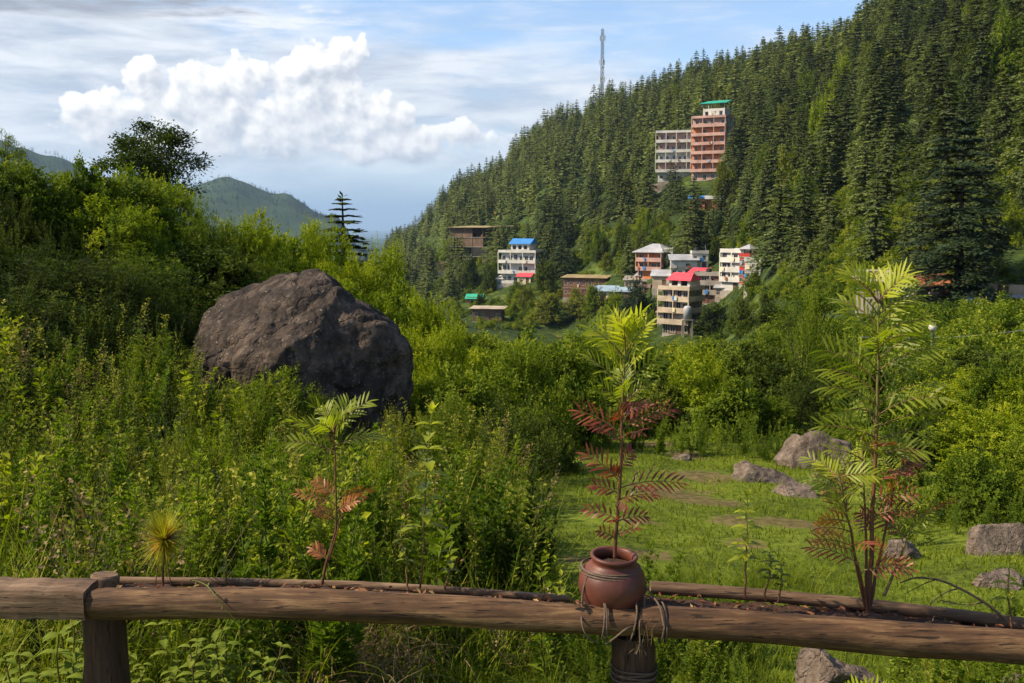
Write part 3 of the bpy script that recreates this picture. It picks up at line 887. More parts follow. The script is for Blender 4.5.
for px, r_, top, w_, kd, mt in [
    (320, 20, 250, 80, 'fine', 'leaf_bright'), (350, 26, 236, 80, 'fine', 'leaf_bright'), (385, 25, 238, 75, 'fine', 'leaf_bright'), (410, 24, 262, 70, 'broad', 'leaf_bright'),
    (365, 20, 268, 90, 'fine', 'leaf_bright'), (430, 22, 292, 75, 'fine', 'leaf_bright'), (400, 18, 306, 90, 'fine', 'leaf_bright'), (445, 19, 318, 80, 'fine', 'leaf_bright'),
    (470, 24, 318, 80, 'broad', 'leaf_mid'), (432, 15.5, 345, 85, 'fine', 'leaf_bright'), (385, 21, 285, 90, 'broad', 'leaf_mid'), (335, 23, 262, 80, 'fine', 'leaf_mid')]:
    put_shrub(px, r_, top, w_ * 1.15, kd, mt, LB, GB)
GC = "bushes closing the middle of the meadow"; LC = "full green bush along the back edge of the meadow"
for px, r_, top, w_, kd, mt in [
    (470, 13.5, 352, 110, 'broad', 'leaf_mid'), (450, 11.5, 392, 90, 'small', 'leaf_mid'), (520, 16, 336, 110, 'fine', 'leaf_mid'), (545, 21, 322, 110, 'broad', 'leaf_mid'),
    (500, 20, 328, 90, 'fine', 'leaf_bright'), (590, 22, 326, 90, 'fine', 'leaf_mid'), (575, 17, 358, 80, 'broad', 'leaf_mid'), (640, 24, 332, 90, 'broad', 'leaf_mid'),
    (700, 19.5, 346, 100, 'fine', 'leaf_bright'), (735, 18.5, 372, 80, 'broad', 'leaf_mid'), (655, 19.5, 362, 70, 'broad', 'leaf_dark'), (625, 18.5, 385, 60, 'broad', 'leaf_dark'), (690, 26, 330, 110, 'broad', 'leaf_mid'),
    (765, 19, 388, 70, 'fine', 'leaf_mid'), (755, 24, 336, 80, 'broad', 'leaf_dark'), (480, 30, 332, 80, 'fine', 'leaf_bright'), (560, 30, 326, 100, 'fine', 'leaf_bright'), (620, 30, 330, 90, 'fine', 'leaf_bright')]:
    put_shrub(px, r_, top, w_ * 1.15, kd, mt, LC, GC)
put_shrub(515, 12.3, 385, 135, 'small', 'leaf_dark', "large dark rounded bush at the left edge of the open grass", v=0)
put_shrub(548, 13.3, 408, 70, 'broad', 'leaf_dark', "low dark bush hugging the large dark rounded bush")
GD = "bushes bordering the right side of the meadow"; LD = "leafy bush on the right border of the meadow"
for px, r_, top, w_, kd, mt in [
    (810, 24, 296, 70, 'small', 'leaf_mid'), (828, 20, 330, 95, 'frond', 'leaf_dark'), (780, 21, 345, 80, 'broad', 'leaf_dark'), (870, 20, 345, 90, 'broad', 'leaf_mid'),
    (915, 24, 352, 110, 'fine', 'leaf_mid'), (960, 21, 362, 110, 'fine', 'leaf_bright'), (1010, 20, 345, 100, 'fine', 'leaf_mid'), (1045, 19, 362, 110, 'fine', 'leaf_bright'),
    (885, 17.5, 385, 90, 'fine', 'leaf_mid'), (930, 16, 398, 90, 'broad', 'leaf_dark'), (985, 26, 335, 110, 'broad', 'leaf_dark'), (1000, 15.5, 400, 120, 'fine', 'leaf_bright'),
    (860, 25, 335, 90, 'broad', 'leaf_dark'), (925, 27, 340, 90, 'small', 'leaf_mid'), (1040, 13, 430, 90, 'fine', 'leaf_mid'), (850, 18.5, 400, 60, 'fine', 'leaf_mid')]:
    put_shrub(px, r_, top, w_ * 1.15, kd, mt, LD, GD)
put_shrub(985, 12.3, 440, 120, 'fine', 'leaf_mid', "rounded light green bush behind the flat rock at the right edge", v=1)
put_shrub(905, 14.5, 432, 60, 'broad', 'leaf_dark', "dark-leaved low bush left of the rounded light green bush")
# climber-covered tree
cl = tmesh(*clump_tree(4, 3.4, 133, 130, .5, 110, .085, .0, .09, .5))
p_ = gr(808, 26); h_ = (222 - 280) / F * p_.y - p_.z
put_tree("climber_covered_tree", cl, p_, 1.0, (h_ / 4 * .9, h_ / 4 * .9, h_ / 4), M['leaf_mid'], "leafy tree draped in climbers, rising over the rocks in the meadow")
# slope-side thicket between the meadow and the valley: a ground cover nobody could count
g6 = np.random.default_rng(66)
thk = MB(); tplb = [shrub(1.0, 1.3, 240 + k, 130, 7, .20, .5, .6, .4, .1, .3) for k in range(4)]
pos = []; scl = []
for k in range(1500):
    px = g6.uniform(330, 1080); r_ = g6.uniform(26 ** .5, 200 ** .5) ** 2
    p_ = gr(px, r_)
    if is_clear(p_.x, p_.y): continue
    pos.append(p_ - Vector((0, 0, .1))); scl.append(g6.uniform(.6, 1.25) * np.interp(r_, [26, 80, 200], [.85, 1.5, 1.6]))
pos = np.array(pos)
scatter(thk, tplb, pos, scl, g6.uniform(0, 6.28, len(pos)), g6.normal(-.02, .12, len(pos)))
tag(thk.build("undergrowth", [M['leaf_mid'], M['bark']]), "unbroken thicket of bushes falling away into the valley", "undergrowth", kind='stuff')
thk = MB(); pos = []; scl = []
for k in range(4000):
    px = g6.uniform(385, 1060); by = g6.uniform(225, 330) if px < 780 else g6.uniform(150, 300)
    p_ = hit(px, by)
    if math.hypot(p_.x, p_.y) < 118 or (px < 780 and math.hypot(p_.x, p_.y) < 190): continue
    cq = is_clear(p_.x, p_.y)
    pos.append(p_ - Vector((0, 0, .2))); scl.append(g6.uniform(.3, .6) if cq else g6.uniform(.5, 1.9))
pos = np.array(pos)
scatter(thk, tplb, pos, scl, g6.uniform(0, 6.28, len(pos)), g6.normal(.06, .16, len(pos)))
tag(thk.build("hillside_scrub", [M['leaf_mid'], M['bark']]), "low scrub patching the grassy lower mountainside", "scrub", kind='stuff')

# ------------------------------------------------------------------ buildings
B = {}
def paint(name, c, var=.18, rough=.85, c2=None): B[name] = solid(name, c, rough, var, .35, c2, bump=.15, bscale=4, detail=7)
paint('orange', (.66, .22, .09), .25); paint('pink', (.52, .32, .27), .35); paint('cream', (.50, .40, .30), .4); paint('white', (.62, .60, .56), .3)
paint('concrete', (.34, .30, .26), .4); paint('brick', (.22, .10, .065), .4); paint('brown', (.17, .11, .075), .4); paint('red', (.42, .035, .03), .2)
paint('grey', (.36, .36, .36), .3); paint('ochre', (.50, .33, .12), .35); paint('blue', (.05, .22, .55), .2); paint('green', (.02, .33, .24), .2)
paint('redroof', (.72, .07, .10), .2); paint('greyroof', (.42, .42, .45), .35, .5); paint('bluegrey', (.30, .40, .50), .3); paint('rust', (.36, .13, .06), .4)
paint('tarp_green', (.04, .42, .26), .2, .5); paint('thatch', (.36, .27, .13), .4); paint('paleyellow', (.68, .58, .36), .2); paint('dark', (.03, .028, .025), .3)
m, T = new_mat("window_glass"); o_ = T.n('ShaderNodeOutputMaterial'); p = T.n('ShaderNodeBsdfPrincipled', i={'Base Color': (.02, .025, .03, 1), 'Roughness': .12, 'Specular IOR Level': .6})
T.l(p.outputs[0], o_.inputs[0]); B['glass'] = m
B['metal'] = solid("galvanised_metal", (.17, .18, .20), .45, .3, 2, metal=.6)
B['woodframe'] = solid("painted_frame", (.45, .42, .38), .7, .2, 2)

_wm = {}
def window_meshes(w, h, fr):
    key = (round(w, 2), round(h, 2), fr)
    if key not in _wm:
        f = MB(); t = .09
        f.box(-w / 2, w / 2, .02, .10, 0, t); f.box(-w / 2, w / 2, .02, .10, h - t, h)
        f.box(-w / 2, -w / 2 + t, .03, .09, t, h - t); f.box(w / 2 - t, w / 2, .03, .09, t, h - t)
        f.box(-t * .35, t * .35, .03, .09, t, h - t)
        g_ = MB(); g_.box(-w / 2 + t, w / 2 - t, .055, .07, t, h - t)
        _wm[key] = (f.mesh("window_frame", B[fr]), g_.mesh("window_pane", B['glass']))
    return _wm[key]

def wall_run(mb, L, z0, z1, ops, th_, fn):
    """a wall of thickness th_ along u in 0..L with real openings; fn maps (u, v, z) to xyz"""
    us = sorted({0, L} | {round(o[0], 3) for o in ops} | {round(o[1], 3) for o in ops})
    zs = sorted({z0, z1} | {round(o[2], 3) for o in ops} | {round(o[3], 3) for o in ops})
    for a, b_ in zip(us[:-1], us[1:]):
        run = None
        for c, d_ in zip(zs[:-1], zs[1:]):
            um, zm = (a + b_) / 2, (c + d_) / 2
            if any(o[0] < um < o[1] and o[2] < zm < o[3] for o in ops): continue
            V = [fn(u_, v_, z_) for z_ in (c, d_) for v_ in (0, th_) for u_ in (a, b_)]
            mb.add(V, [(0, 2, 3, 1), (4, 5, 7, 6), (0, 1, 5, 4), (2, 6, 7, 3), (0, 4, 6, 2), (1, 3, 7, 5)])

def building(name, label, base, rot, w, d, floors, fh, wall='white', nf=4, ns=3, ww=1.1, wh=1.3, bal=0.0, balmat=None, roof='flat', roofmat='concrete',
             rh=1.6, over=.7, slab=True, found=5.0, open_frame=False, frame='woodframe', sidewall=None, cat="house", door=True, balsides=False, wallmats=None):
    """front faces -Y of its own frame; base at the front middle of the footprint"""
    e = empty(name, base, rot)
    tag(e, label, cat)
    hw = w / 2; gw = np.random.default_rng(abs(hash(label)) % 99991 if False else sum(map(ord, label)))
    MB().box(-hw - .05, hw + .05, -.05, d + .05, -found, 0.02).build("foundation", B['concrete'], e)
    for f in range(floors):
        z0 = f * fh + .02; z1 = (f + 1) * fh - .18
        mt = B[(wallmats[f] if wallmats else wall)]
        wl = MB(); side = MB() if sidewall else wl
        wins = []
        if not open_frame:
            ops = []
            for k in range(nf):
                if gw.random() < .16: continue
                u_ = w * (k + .5 + gw.uniform(-.12, .12)) / nf
                hh = wh * gw.choice([.75, 1, 1, 1.15]); hh = round(min(hh, fh - .75), 2)
                zb = z0 + (fh - .2 - hh) * gw.uniform(.45, .62)
                if bal and gw.random() < .4: zb = z0 + .05; hh = 2.0
                if door and f == 0 and abs(u_ - w * (nf // 2 + .5) / nf) < ww / 2 + .65: continue
                ops.append((u_ - ww / 2, u_ + ww / 2, zb, zb + hh)); wins.append((u_ - hw, 0, 0, zb, hh))
            if door and f == 0:
                u_ = w * (nf // 2 + .5) / nf
                ops.append((u_ - .5, u_ + .5, z0, z0 + 2.05))
                dr = MB().box(u_ - hw - .48, u_ - hw + .48, .10, .15, z0, z0 + 2.03).build("door", B['brown'], e)
                MB().box(u_ - hw + .33, u_ - hw + .39, .06, .10, z0 + .95, z0 + 1.05).build("handle", B['metal'], dr)
            wall_run(wl, w, z0, z1, ops, .22, lambda u, v, z: (u - hw, v, z))
            for sx in (-1, 1):
                ops = []
                for k in range(ns):
                    u_ = d * (k + .5) / ns; zb = z0 + (fh - .2 - wh) * .55
                    ops.append((u_ - ww / 2, u_ + ww / 2, zb, zb + wh)); wins.append((u_, sx, 1, zb, wh))
                x_ = hw * sx
                wall_run(side, d - .22, z0, z1, [(a - .22, b_ - .22, c, d_) for a, b_, c, d_ in ops], .22, (lambda u, v, z, x_=x_, sx=sx: (x_ - sx * v, u + .22, z)))
            side.box(-hw + .22, hw - .22, d - .22, d, z0, z1)
            # light-tight core: interior floor partitions keep the rooms dark
            wl.box(-hw + 2.6 if w > 7 else -.1, hw - 2.6 if w > 7 else .1, d * .5, d * .5 + .15, z0, z1)
        else:
            nc = max(2, int(w / 4.5)); nd = max(2, int(d / 4.5))
            for i_ in range(nc + 1):
                for j_ in range(nd + 1):
                    x_ = -hw + .2 + (w - .4) * i_ / nc; y_ = .2 + (d - .4) * j_ / nd
                    wl.box(x_ - .2, x_ + .2, y_ - .2, y_ + .2, z0, z1)
            for i_ in range(nc):
                if (i_ * 7 + f * 3) % 4 < 2 :
                    wl.box(-hw + .38 + (w - .4) * i_ / nc, -hw + .02 + (w - .4) * (i_ + 1) / nc, .12, .3, z0, z1)
            wl.box(-hw + .4, hw - .4, d * .55, d * .55 + .2, z0, z1)
        wl.build("wall", mt, e)
        if sidewall and not open_frame: side.build("side_wall", B[sidewall], e)
        for u_, sx, isside, zb, hh in wins:
            fm_, pm_ = window_meshes(ww, hh, frame)
            o = bpy.data.objects.new("window", fm_); col.objects.link(o); o.parent = e
            if not isside: o.location = (u_, 0, zb)
            else:
                o.location = (hw * sx, u_, zb); o.rotation_euler = (0, 0, R(90) * sx)
            q_ = bpy.data.objects.new("pane", pm_); col.objects.link(q_); q_.parent = o
        # slab above, carried out as a balcony with a parapet
        top = f == floors - 1
        ov = .12
        zt0, zt1 = (f + 1) * fh - .18, (f + 1) * fh + .02
        s_ = MB()
        if slab and not (top and roof != 'flat'):
            b_ = bal if (bal and not top) else (bal * .8 if bal else ov)
            s_.box(-hw - (bal * .6 if balsides else ov), hw + (bal * .6 if balsides else ov), -b_, d + ov, zt0, zt1 - .02)
            s_.build("floor_slab", B['concrete'] if open_frame or not balmat else B[balmat], e)
            if (bal and not top) or (top and roof == 'flat' and not open_frame):
                r_ = MB(); xx = hw + (bal * .6 if balsides else ov) - .02
                ph = .85 if not top else .6
                r_.box(-xx, xx, -b_ + .02, -b_ + .14, zt1 - .02, zt1 + ph)
                for sx in (-1, 1):
                    xa, xb = sorted((sx * xx, sx * (xx - .12)))
                    r_.box(xa, xb, -b_ + .14, (d if top or balsides else 0.0) - .01, zt1 - .02, zt1 + ph)
                if bal and not top:
                    npst = max(2, int(w / 3.2))
                    for q_ in range(npst + 1):
                        xp = -xx + .08 + (2 * xx - .16) * q_ / npst
                        MB().box(xp - .11, xp + .11, -b_ + .025, -b_ + .22, zt1 + ph, (f + 2) * fh - .185).build('post', B[balmat or wall], e)
                if top: r_.box(-xx + .12, xx - .12, d, d + .11, zt1 - .02, zt1 + ph)
                r_.build("parapet" if top else "balcony", B[balmat or wall], e)
    if floors > 1 and gw.random() < .9:      # washing hung over a balcony
        for q_ in range(3):
            xq = gw.uniform(-hw, hw - 1.2); fq = gw.integers(1, floors)
            MB().box(xq, xq + gw.uniform(.4, .9), -bal - .20, -bal - .16, fq * fh + .1, fq * fh + .9).build('cloth', B[['rust', 'blue', 'white', 'paleyellow', 'bluegrey', 'white'][gw.integers(6)]], e)
    if roof == 'flat':
        for q_ in range(4):
            xq = gw.uniform(-hw, hw); MB().tube(np.array([[xq, gw.uniform(.3, d), floors * fh], [xq, gw.uniform(.3, d), floors * fh + gw.uniform(1, 2.2)]]), .05, 4).build('rod', B['metal'], e)
        xq = gw.uniform(-hw + 1, hw - 1)
        MB().lathe([(0, 0), (.6, 0), (.6, 1.1), (.25, 1.3), (0, 1.3)], 12, center=(xq, d * .6, floors * fh + .03)).build('roof_tank', B['dark'], e)
    Ht = floors * fh
    x0, x1, y0, y1 = -hw - over, hw + over, -over - bal * .5, d + over
    if roof == 'hip':
        r_ = MB(); ins = min(w, d) * .38; cy_ = (y0 + y1) / 2
        V = [(x0, y0, Ht - .16), (x1, y0, Ht - .16), (x1, y1, Ht - .16), (x0, y1, Ht - .16), (x0, y0, Ht), (x1, y0, Ht), (x1, y1, Ht), (x0, y1, Ht), (x0 + ins + over, cy_, Ht + rh), (x1 - ins - over, cy_, Ht + rh)]
        r_.poly(V, [(3, 2, 1, 0), (0, 1, 5, 4), (1, 2, 6, 5), (2, 3, 7, 6), (3, 0, 4, 7), (4, 5, 9, 8), (5, 6, 9), (6, 7, 8, 9), (7, 4, 8)])
        r_.build("roof", B[roofmat], e)
    elif roof == 'gable':    # ridge along X
        r_ = MB(); cy_ = (y0 + y1) / 2; t = .14
        for (ya, yb) in ((y0, cy_), (y1, cy_)):
            V = [(x0, ya, Ht - .1), (x1, ya, Ht - .1), (x1, yb, Ht + rh), (x0, yb, Ht + rh)]
            V += [(a, b_, c + t) for a, b_, c in V]
            r_.poly(V, [(3, 2, 1, 0), (4, 5, 6, 7), (0, 1, 5, 4), (1, 2, 6, 5), (2, 3, 7, 6), (3, 0, 4, 7)])
        r_.build("roof", B[roofmat], e)
        gb_ = MB()
        for x_ in (-hw + .1, hw - .1):
            V = [(x_ - .1, 0, Ht - .2), (x_ - .1, d, Ht - .2), (x_ - .1, d / 2, Ht + rh - .15), (x_ + .1, 0, Ht - .2), (x_ + .1, d, Ht - .2), (x_ + .1, d / 2, Ht + rh - .15)]
            gb_.poly(V, [(0, 2, 1), (3, 4, 5), (0, 1, 4, 3), (1, 2, 5, 4), (2, 0, 3, 5)])
        gb_.build("gable", B[sidewall or wall], e)
    elif roof == 'shed':
        V = [(x0, y0, Ht), (x1, y0, Ht), (x1, y1, Ht + rh), (x0, y1, Ht + rh)]; V += [(a, b_, c + .12) for a, b_, c in V]
        MB().poly(V, [(3, 2, 1, 0), (4, 5, 6, 7), (0, 1, 5, 4), (1, 2, 6, 5), (2, 3, 7, 6), (3, 0, 4, 7)]).build("roof", B[roofmat], e)
    return e

def base_at(px, py):
    p_ = hit(px, py); return p_, p_.y / F     # metres per picture pixel there
def face(px, extra=0.0):
    """rotation that turns the front to the camera, plus a turn (positive: front swings to the left)"""
    return -pxaz(px) - extra

# orange hotel tower
p_, s = base_at(708, 181)
fh = s * 8.7
e = building("hotel_building", "tall orange hotel tower with stacked balconies and a green roof on the forested slope", p_, face(708, R(18)), s * 34, s * 30, 7, fh, 'orange', 4, 3,
             1.2, 1.6, 1.3, 'pink', 'flat', 'pink', found=12, sidewall='grey', cat="hotel", wallmats=['pink', 'orange', 'orange', 'orange', 'orange', 'orange', 'pink'], door=False)
Ht = 7 * fh; w2 = s * 22
pent = MB(); wall_run(pent, w2, Ht + .05, Ht + s * 9, [(w2 * .1, w2 * .25, Ht + .8, Ht + 2.2), (w2 * .4, w2 * .6, Ht + .1, Ht + 2.2), (w2 * .75, w2 * .9, Ht + .8, Ht + 2.2)], .2, lambda u, v, z: (u - w2 / 2 + 1.0, v + 1.5, z))
pent.box(-w2 / 2 + 1, -w2 / 2 + 1.2, 1.7, s * 22, Ht + .05, Ht + s * 9); pent.box(w2 / 2 + .8, w2 / 2 + 1, 1.7, s * 22, Ht + .05, Ht + s * 9); pent.box(-w2 / 2 + 1.2, w2 / 2 + .8, s * 22 - .2, s * 22, Ht + .05, Ht + s * 9)
pent.build("penthouse", B['white'], e)
for x_ in (-w2 / 2 + 1.2, 0, w2 / 2 + .8):
    for y_ in (1.7, s * 20): MB().box(x_ - .1, x_ + .1, y_ - .1, y_ + .1, Ht + s * 9, Ht + s * 14).build("post", B['white'], e)
MB().poly([(-w2 / 2, .6, Ht + s * 13.6), (w2 / 2 + 2, .6, Ht + s * 13.6), (w2 / 2 + 1.3, s * 23, Ht + s * 18), (-w2 / 2 + .8, s * 23, Ht + s * 18),
           (-w2 / 2, .6, Ht + s * 14.2), (w2 / 2 + 2, .6, Ht + s * 14.2), (w2 / 2 + 1.3, s * 23, Ht + s * 18.6), (-w2 / 2 + .8, s * 23, Ht + s * 18.6)],
          [(3, 2, 1, 0), (4, 5, 6, 7), (0, 1, 5, 4), (1, 2, 6, 5), (2, 3, 7, 6), (3, 0, 4, 7)]).build("green_roof", B['green'], e)
# white balconied wing to its left
p_, s = base_at(676, 183)
building("guest_house", "cream and white hotel block with long curved balconies left of the orange tower", p_, face(676, R(6)), s * 36, s * 22, 5, s * 9.6, 'cream', 6, 3, 1.1, 1.5, 1.5, 'white', 'flat',
         found=12, cat="hotel", balsides=True, wallmats=['white', 'pink', 'white', 'pink', 'pink'])
# blue roofed house
p_, s = base_at(518, 284)
e = building("guest_house", "white four-storey house with a bright blue roof on the hillside", p_, face(516, R(24)), s * 36, s * 26, 3, s * 10.5, 'white', 6, 3, 1.2, 1.5, 1.3, 'white', 'flat', found=9, sidewall='bluegrey', cat="house", balsides=True)
Ht = s * 31.5; w2 = s * 20
b_ = MB(); wall_run(b_, w2, Ht, Ht + 2.6, [(w2 * .1, w2 * .28, Ht + .8, Ht + 2), (w2 * .4, w2 * .58, Ht + .8, Ht + 2), (w2 * .7, w2 * .88, Ht + .8, Ht + 2)], .2, lambda u, v, z: (u - w2 / 2, v + 1.6, z))
b_.box(-w2 / 2, -w2 / 2 + .2, 1.8, 7, Ht, Ht + 2.6); b_.box(w2 / 2 - .2, w2 / 2, 1.8, 7, Ht, Ht + 2.6); b_.box(-w2 / 2 + .2, w2 / 2 - .2, 6.8, 7, Ht, Ht + 2.6)
b_.build("penthouse", B['white'], e)
MB().poly([(-w2 / 2 - .6, .9, Ht + 2.5), (w2 / 2 + .6, .9, Ht + 2.5), (w2 / 2 + .6, 4.3, Ht + 4.2), (-w2 / 2 - .6, 4.3, Ht + 4.2), (-w2 / 2 - .6, 7.6, Ht + 2.5), (w2 / 2 + .6, 7.6, Ht + 2.5)],
          [(0, 1, 2, 3), (3, 2, 5, 4), (0, 3, 4), (1, 5, 2), (0, 4, 5, 1)]).build("blue_roof", B['blue'], e)
# unfinished concrete block
p_, s = base_at(472, 266)
building("unfinished_building", "dark unfinished concrete block with open floors and a broad flat roof", p_, face(472, R(30)), s * 50, s * 46, 4, s * 9.5, 'concrete', open_frame=True, found=8, slab=True, over=1.5, roof='shed', roofmat='thatch', rh=.6, cat="building", wallmats=['brown', 'dark', 'brown', 'brown'])
# long brick building and neighbours
p_, s = base_at(584, 298)
building("brick_building", "long low dark brick building with a flat pale roof", p_, face(584, R(15)), s * 44, s * 20, 2, s * 10, 'brick', 7, 2, .9, 1.1, 0, None, 'shed', 'thatch', .5, .6, found=6, cat="building")
p_, s = base_at(604, 302)
building("tin_shed", "small shed with blue-white tin sheets right of the long brick building", p_, face(604, R(10)), s * 22, s * 16, 1, s * 10, 'paleyellow', 3, 2, 1, 1, 0, None, 'shed', 'bluegrey', 1.2, .5, found=5, cat="shed")
p_, s = base_at(573, 305)
building("stone_hut", "small brown hut on the slope below the long brick building", p_, face(573, R(10)), s * 14, s * 12, 1, s * 9, 'brown', 2, 2, .8, .9, 0, None, 'shed', 'concrete', .6, .4, found=5, cat="hut")
# orange house with grey hip roof
p_, s = base_at(650, 279)
building("villa", "orange house with open verandas under a pale grey hipped roof", p_, face(650, R(28)), s * 28, s * 26, 3, s * 9, 'orange', 4, 3, 1.3, 1.5, 1.2, 'pink', 'hip', 'greyroof', s * 8, .9, found=8, sidewall='pink', cat="house")
# white sheds
p_, s = base_at(684, 277)
building("white_shed", "white flat-roofed building behind the red-roofed house", p_, face(684, R(-5)), s * 26, s * 14, 2, s * 8, 'white', 4, 2, .9, 1, 0, None, 'shed', 'greyroof', 1.2, .5, found=5, cat="building")
p_, s = base_at(664, 290)
building("low_house", "low grey-roofed house between the orange house and the red-roofed house", p_, face(664, R(12)), s * 24, s * 14, 1, s * 13, 'cream', 3, 2, .9, 1, 0, None, 'gable', 'greyroof', 1.3, .5, found=5, cat="house")
# house with red roof
p_, s = base_at(675, 335)
e = building("red_roofed_house", "cream four-storey house topped by a bright pink-red roof", p_, face(675, R(32)), s * 30, s * 26, 4, s * 11.5, 'cream', 4, 3, 1.1, 1.4, 1.1, 'cream', 'flat', found=8, sidewall='brown', cat="house", balsides=True, wallmats=['brown', 'cream', 'cream', 'pink'])
Ht = s * 46; w2 = s * 24
b_ = MB(); wall_run(b_, w2, Ht, Ht + s * 9, [(w2 * .12, w2 * .42, Ht + .6, Ht + 1.7), (w2 * .56, w2 * .88, Ht + .6, Ht + 1.7)], .2, lambda u, v, z: (u - w2 / 2 + .4, v + .6, z))
b_.box(-w2 / 2 + .4, -w2 / 2 + .6, .8, s * 22, Ht, Ht + s * 9); b_.box(w2 / 2 + .2, w2 / 2 + .4, .8, s * 22, Ht, Ht + s * 9); b_.box(-w2 / 2 + .6, w2 / 2 + .2, s * 22 - .2, s * 22, Ht, Ht + s * 9)
b_.build("attic", B['white'], e)
x0, x1 = -w2 / 2 - .1, w2 / 2 + .9; zt = Ht + s * 9
MB().poly([(x0, 0, zt - .1), (x1, 0, zt - .1), (x1 - .6, s * 11, zt + s * 7), (x0 + .6, s * 11, zt + s * 7), (x0, s * 23, zt - .1), (x1, s * 23, zt - .1)],
          [(0, 1, 2, 3), (3, 2, 5, 4), (0, 3, 4), (1, 5, 2), (0, 4, 5, 1)]).build("red_roof", B['redroof'], e)
# brick block between
p_, s = base_at(710, 304)
building("brick_house", "three-storey bare brick block between red-roofed house and white house", p_, face(710, R(14)), s * 34, s * 18, 3, s * 9.5, 'brown', 5, 2, 1.2, 1.5, .5, 'concrete', 'flat', found=6, cat="building", wallmats=['brick', 'brown', 'brick'])
# white and red house
p_, s = base_at(732, 291)
e = building("white_house", "tall white house with a red stair strip and small grey hipped roof", p_, face(732, R(34)), s * 27, s * 22, 4, s * 9.7, 'white', 4, 3, 1.0, 1.4, .6, 'white', 'flat', found=8, sidewall='cream', cat="house")
Ht = s * 38.8
st_ = MB(); st_.box(s * 13.6, s * 22, -.3, s * 9, -6, Ht + s * 3); st_.build("stair_tower", B['red'], e)
for k in range(4):
    f_, g_ = window_meshes(.9, 1.3, 'woodframe'); o = bpy.data.objects.new("window", f_); col.objects.link(o); o.parent = e; o.location = (s * 17.8, -.42, k * s * 9.7 + 1); q_ = bpy.data.objects.new("pane", g_); col.objects.link(q_); q_.parent = o
V = [(s * 9, -1.2, Ht + s * 3), (s * 24, -1.2, Ht + s * 3), (s * 24, s * 11, Ht + s * 3), (s * 9, s * 11, Ht + s * 3), (s * 16, s * 5, Ht + s * 8)]
MB().poly(V, [(3, 2, 1, 0), (0, 1, 4), (1, 2, 4), (2, 3, 4), (3, 0, 4)]).build("roof", B['greyroof'], e)
# shacks below the hotel
p_, s = base_at(697, 211)
building("shack", "orange-walled shack with a blue tin roof below the hotel", p_, face(697), s * 15, s * 10, 1, s * 11, 'orange', 2, 1, 1, 1, 0, None, 'shed', 'blue', .9, .5, found=6, cat="shack")
p_, s = base_at(714, 213)
building("shack", "rust-brown shack next to the blue-roofed shack below the hotel", p_, face(714), s * 16, s * 10, 1, s * 13, 'rust', 2, 1, 1, 1, 0, None, 'gable', 'grey', .9, .5, found=6, cat="shack")
p_, s = base_at(660, 192)
building("retaining_wall", "cream retaining wall on the bare earth below the white hotel block", p_, face(660), s * 18, s * 4, 1, s * 5, 'cream', 2, 1, .6, .6, 0, None, 'flat', found=6, cat="wall", door=False)
# house on the ridge
p_, s = base_at(656, 74)
building("ridge_house", "brown house half hidden among cedars on the ridge line", p_, face(656), s * 20, s * 10, 2, s * 6.5, 'thatch', 4, 2, 1, 1.2, 0, None, 'hip', 'rust', s * 4, .7, found=8, cat="house")
# low huts by the near bushes
p_, s = base_at(487, 322)
building("flat_roofed_hut", "low stone hut with a pale flat roof just above the near bushes", p_, face(487, R(12)), s * 30, s * 16, 1, s * 13, 'brown', 4, 2, .9, 1, 0, None, 'shed', 'cream', .3, .8, found=4, cat="hut")
p_, s = base_at(474, 304)
building("canopy_hut", "small hut under a bright green tarpaulin roof", p_, face(474, R(12)), s * 15, s * 12, 1, s * 5, 'brown', 2, 2, .5, .5, 0, None, 'gable', 'tarp_green', s * 4, .5, found=4, cat="hut")
p_, s = base_at(448, 272)
building("ruined_hut", "tumbledown ochre hut on the grassy slope below the unfinished block", p_, face(448), s * 22, s * 12, 1, s * 8, 'ochre', 4, 2, .9, 1, 0, None, 'shed', 'thatch', .5, .5, found=4, cat="hut")
# roadside row under the big cedars
ROAD = [(866, 110, 288, 22, 9, 'white', 'concrete', "small white roadside hut under the layered cedar", 'shed'),
        (894, 112, 290, 14, 7, 'paleyellow', 'ochre', "low yellow-roofed stall right of the small white hut", 'shed'),
        (936, 110, 292, 34, 9, 'rust', 'rust', "rust-red roadside shop directly behind the big cedar's trunk", 'gable'),
        (1000, 104, 304, 50, 9, 'cream', 'greyroof', "long pale-roofed shop right of the big cedar", 'shed'),
        (1032, 108, 298, 36, 12, 'brown', 'rust', "brown building cut off by the right picture edge", 'gable'),
        (973, 100, 318, 12, 14, 'blue', 'white', "little blue kiosk below the long pale-roofed shop", 'shed'),
        (916, 106, 308, 18, 6, 'cream', 'concrete', "low shed with pale roof below the rust-red shop", 'shed')]
for px, r_, by, wp, hp, wm_, rm_, lab, rf in ROAD:
    p_ = gr(px, r_); s = p_.y / F; zb = (222 - by) / F * p_.y
    building("roadside_shop", lab, Vector((p_.x, p_.y, zb)), face(px, R(10)), s * wp, s * 20, 1, s * hp, wm_, max(2, wp // 10), 2, .9, min(1.2, s * hp * .5), 0, None, rf, rm_, 1.0, .6, found=6, cat="shop")

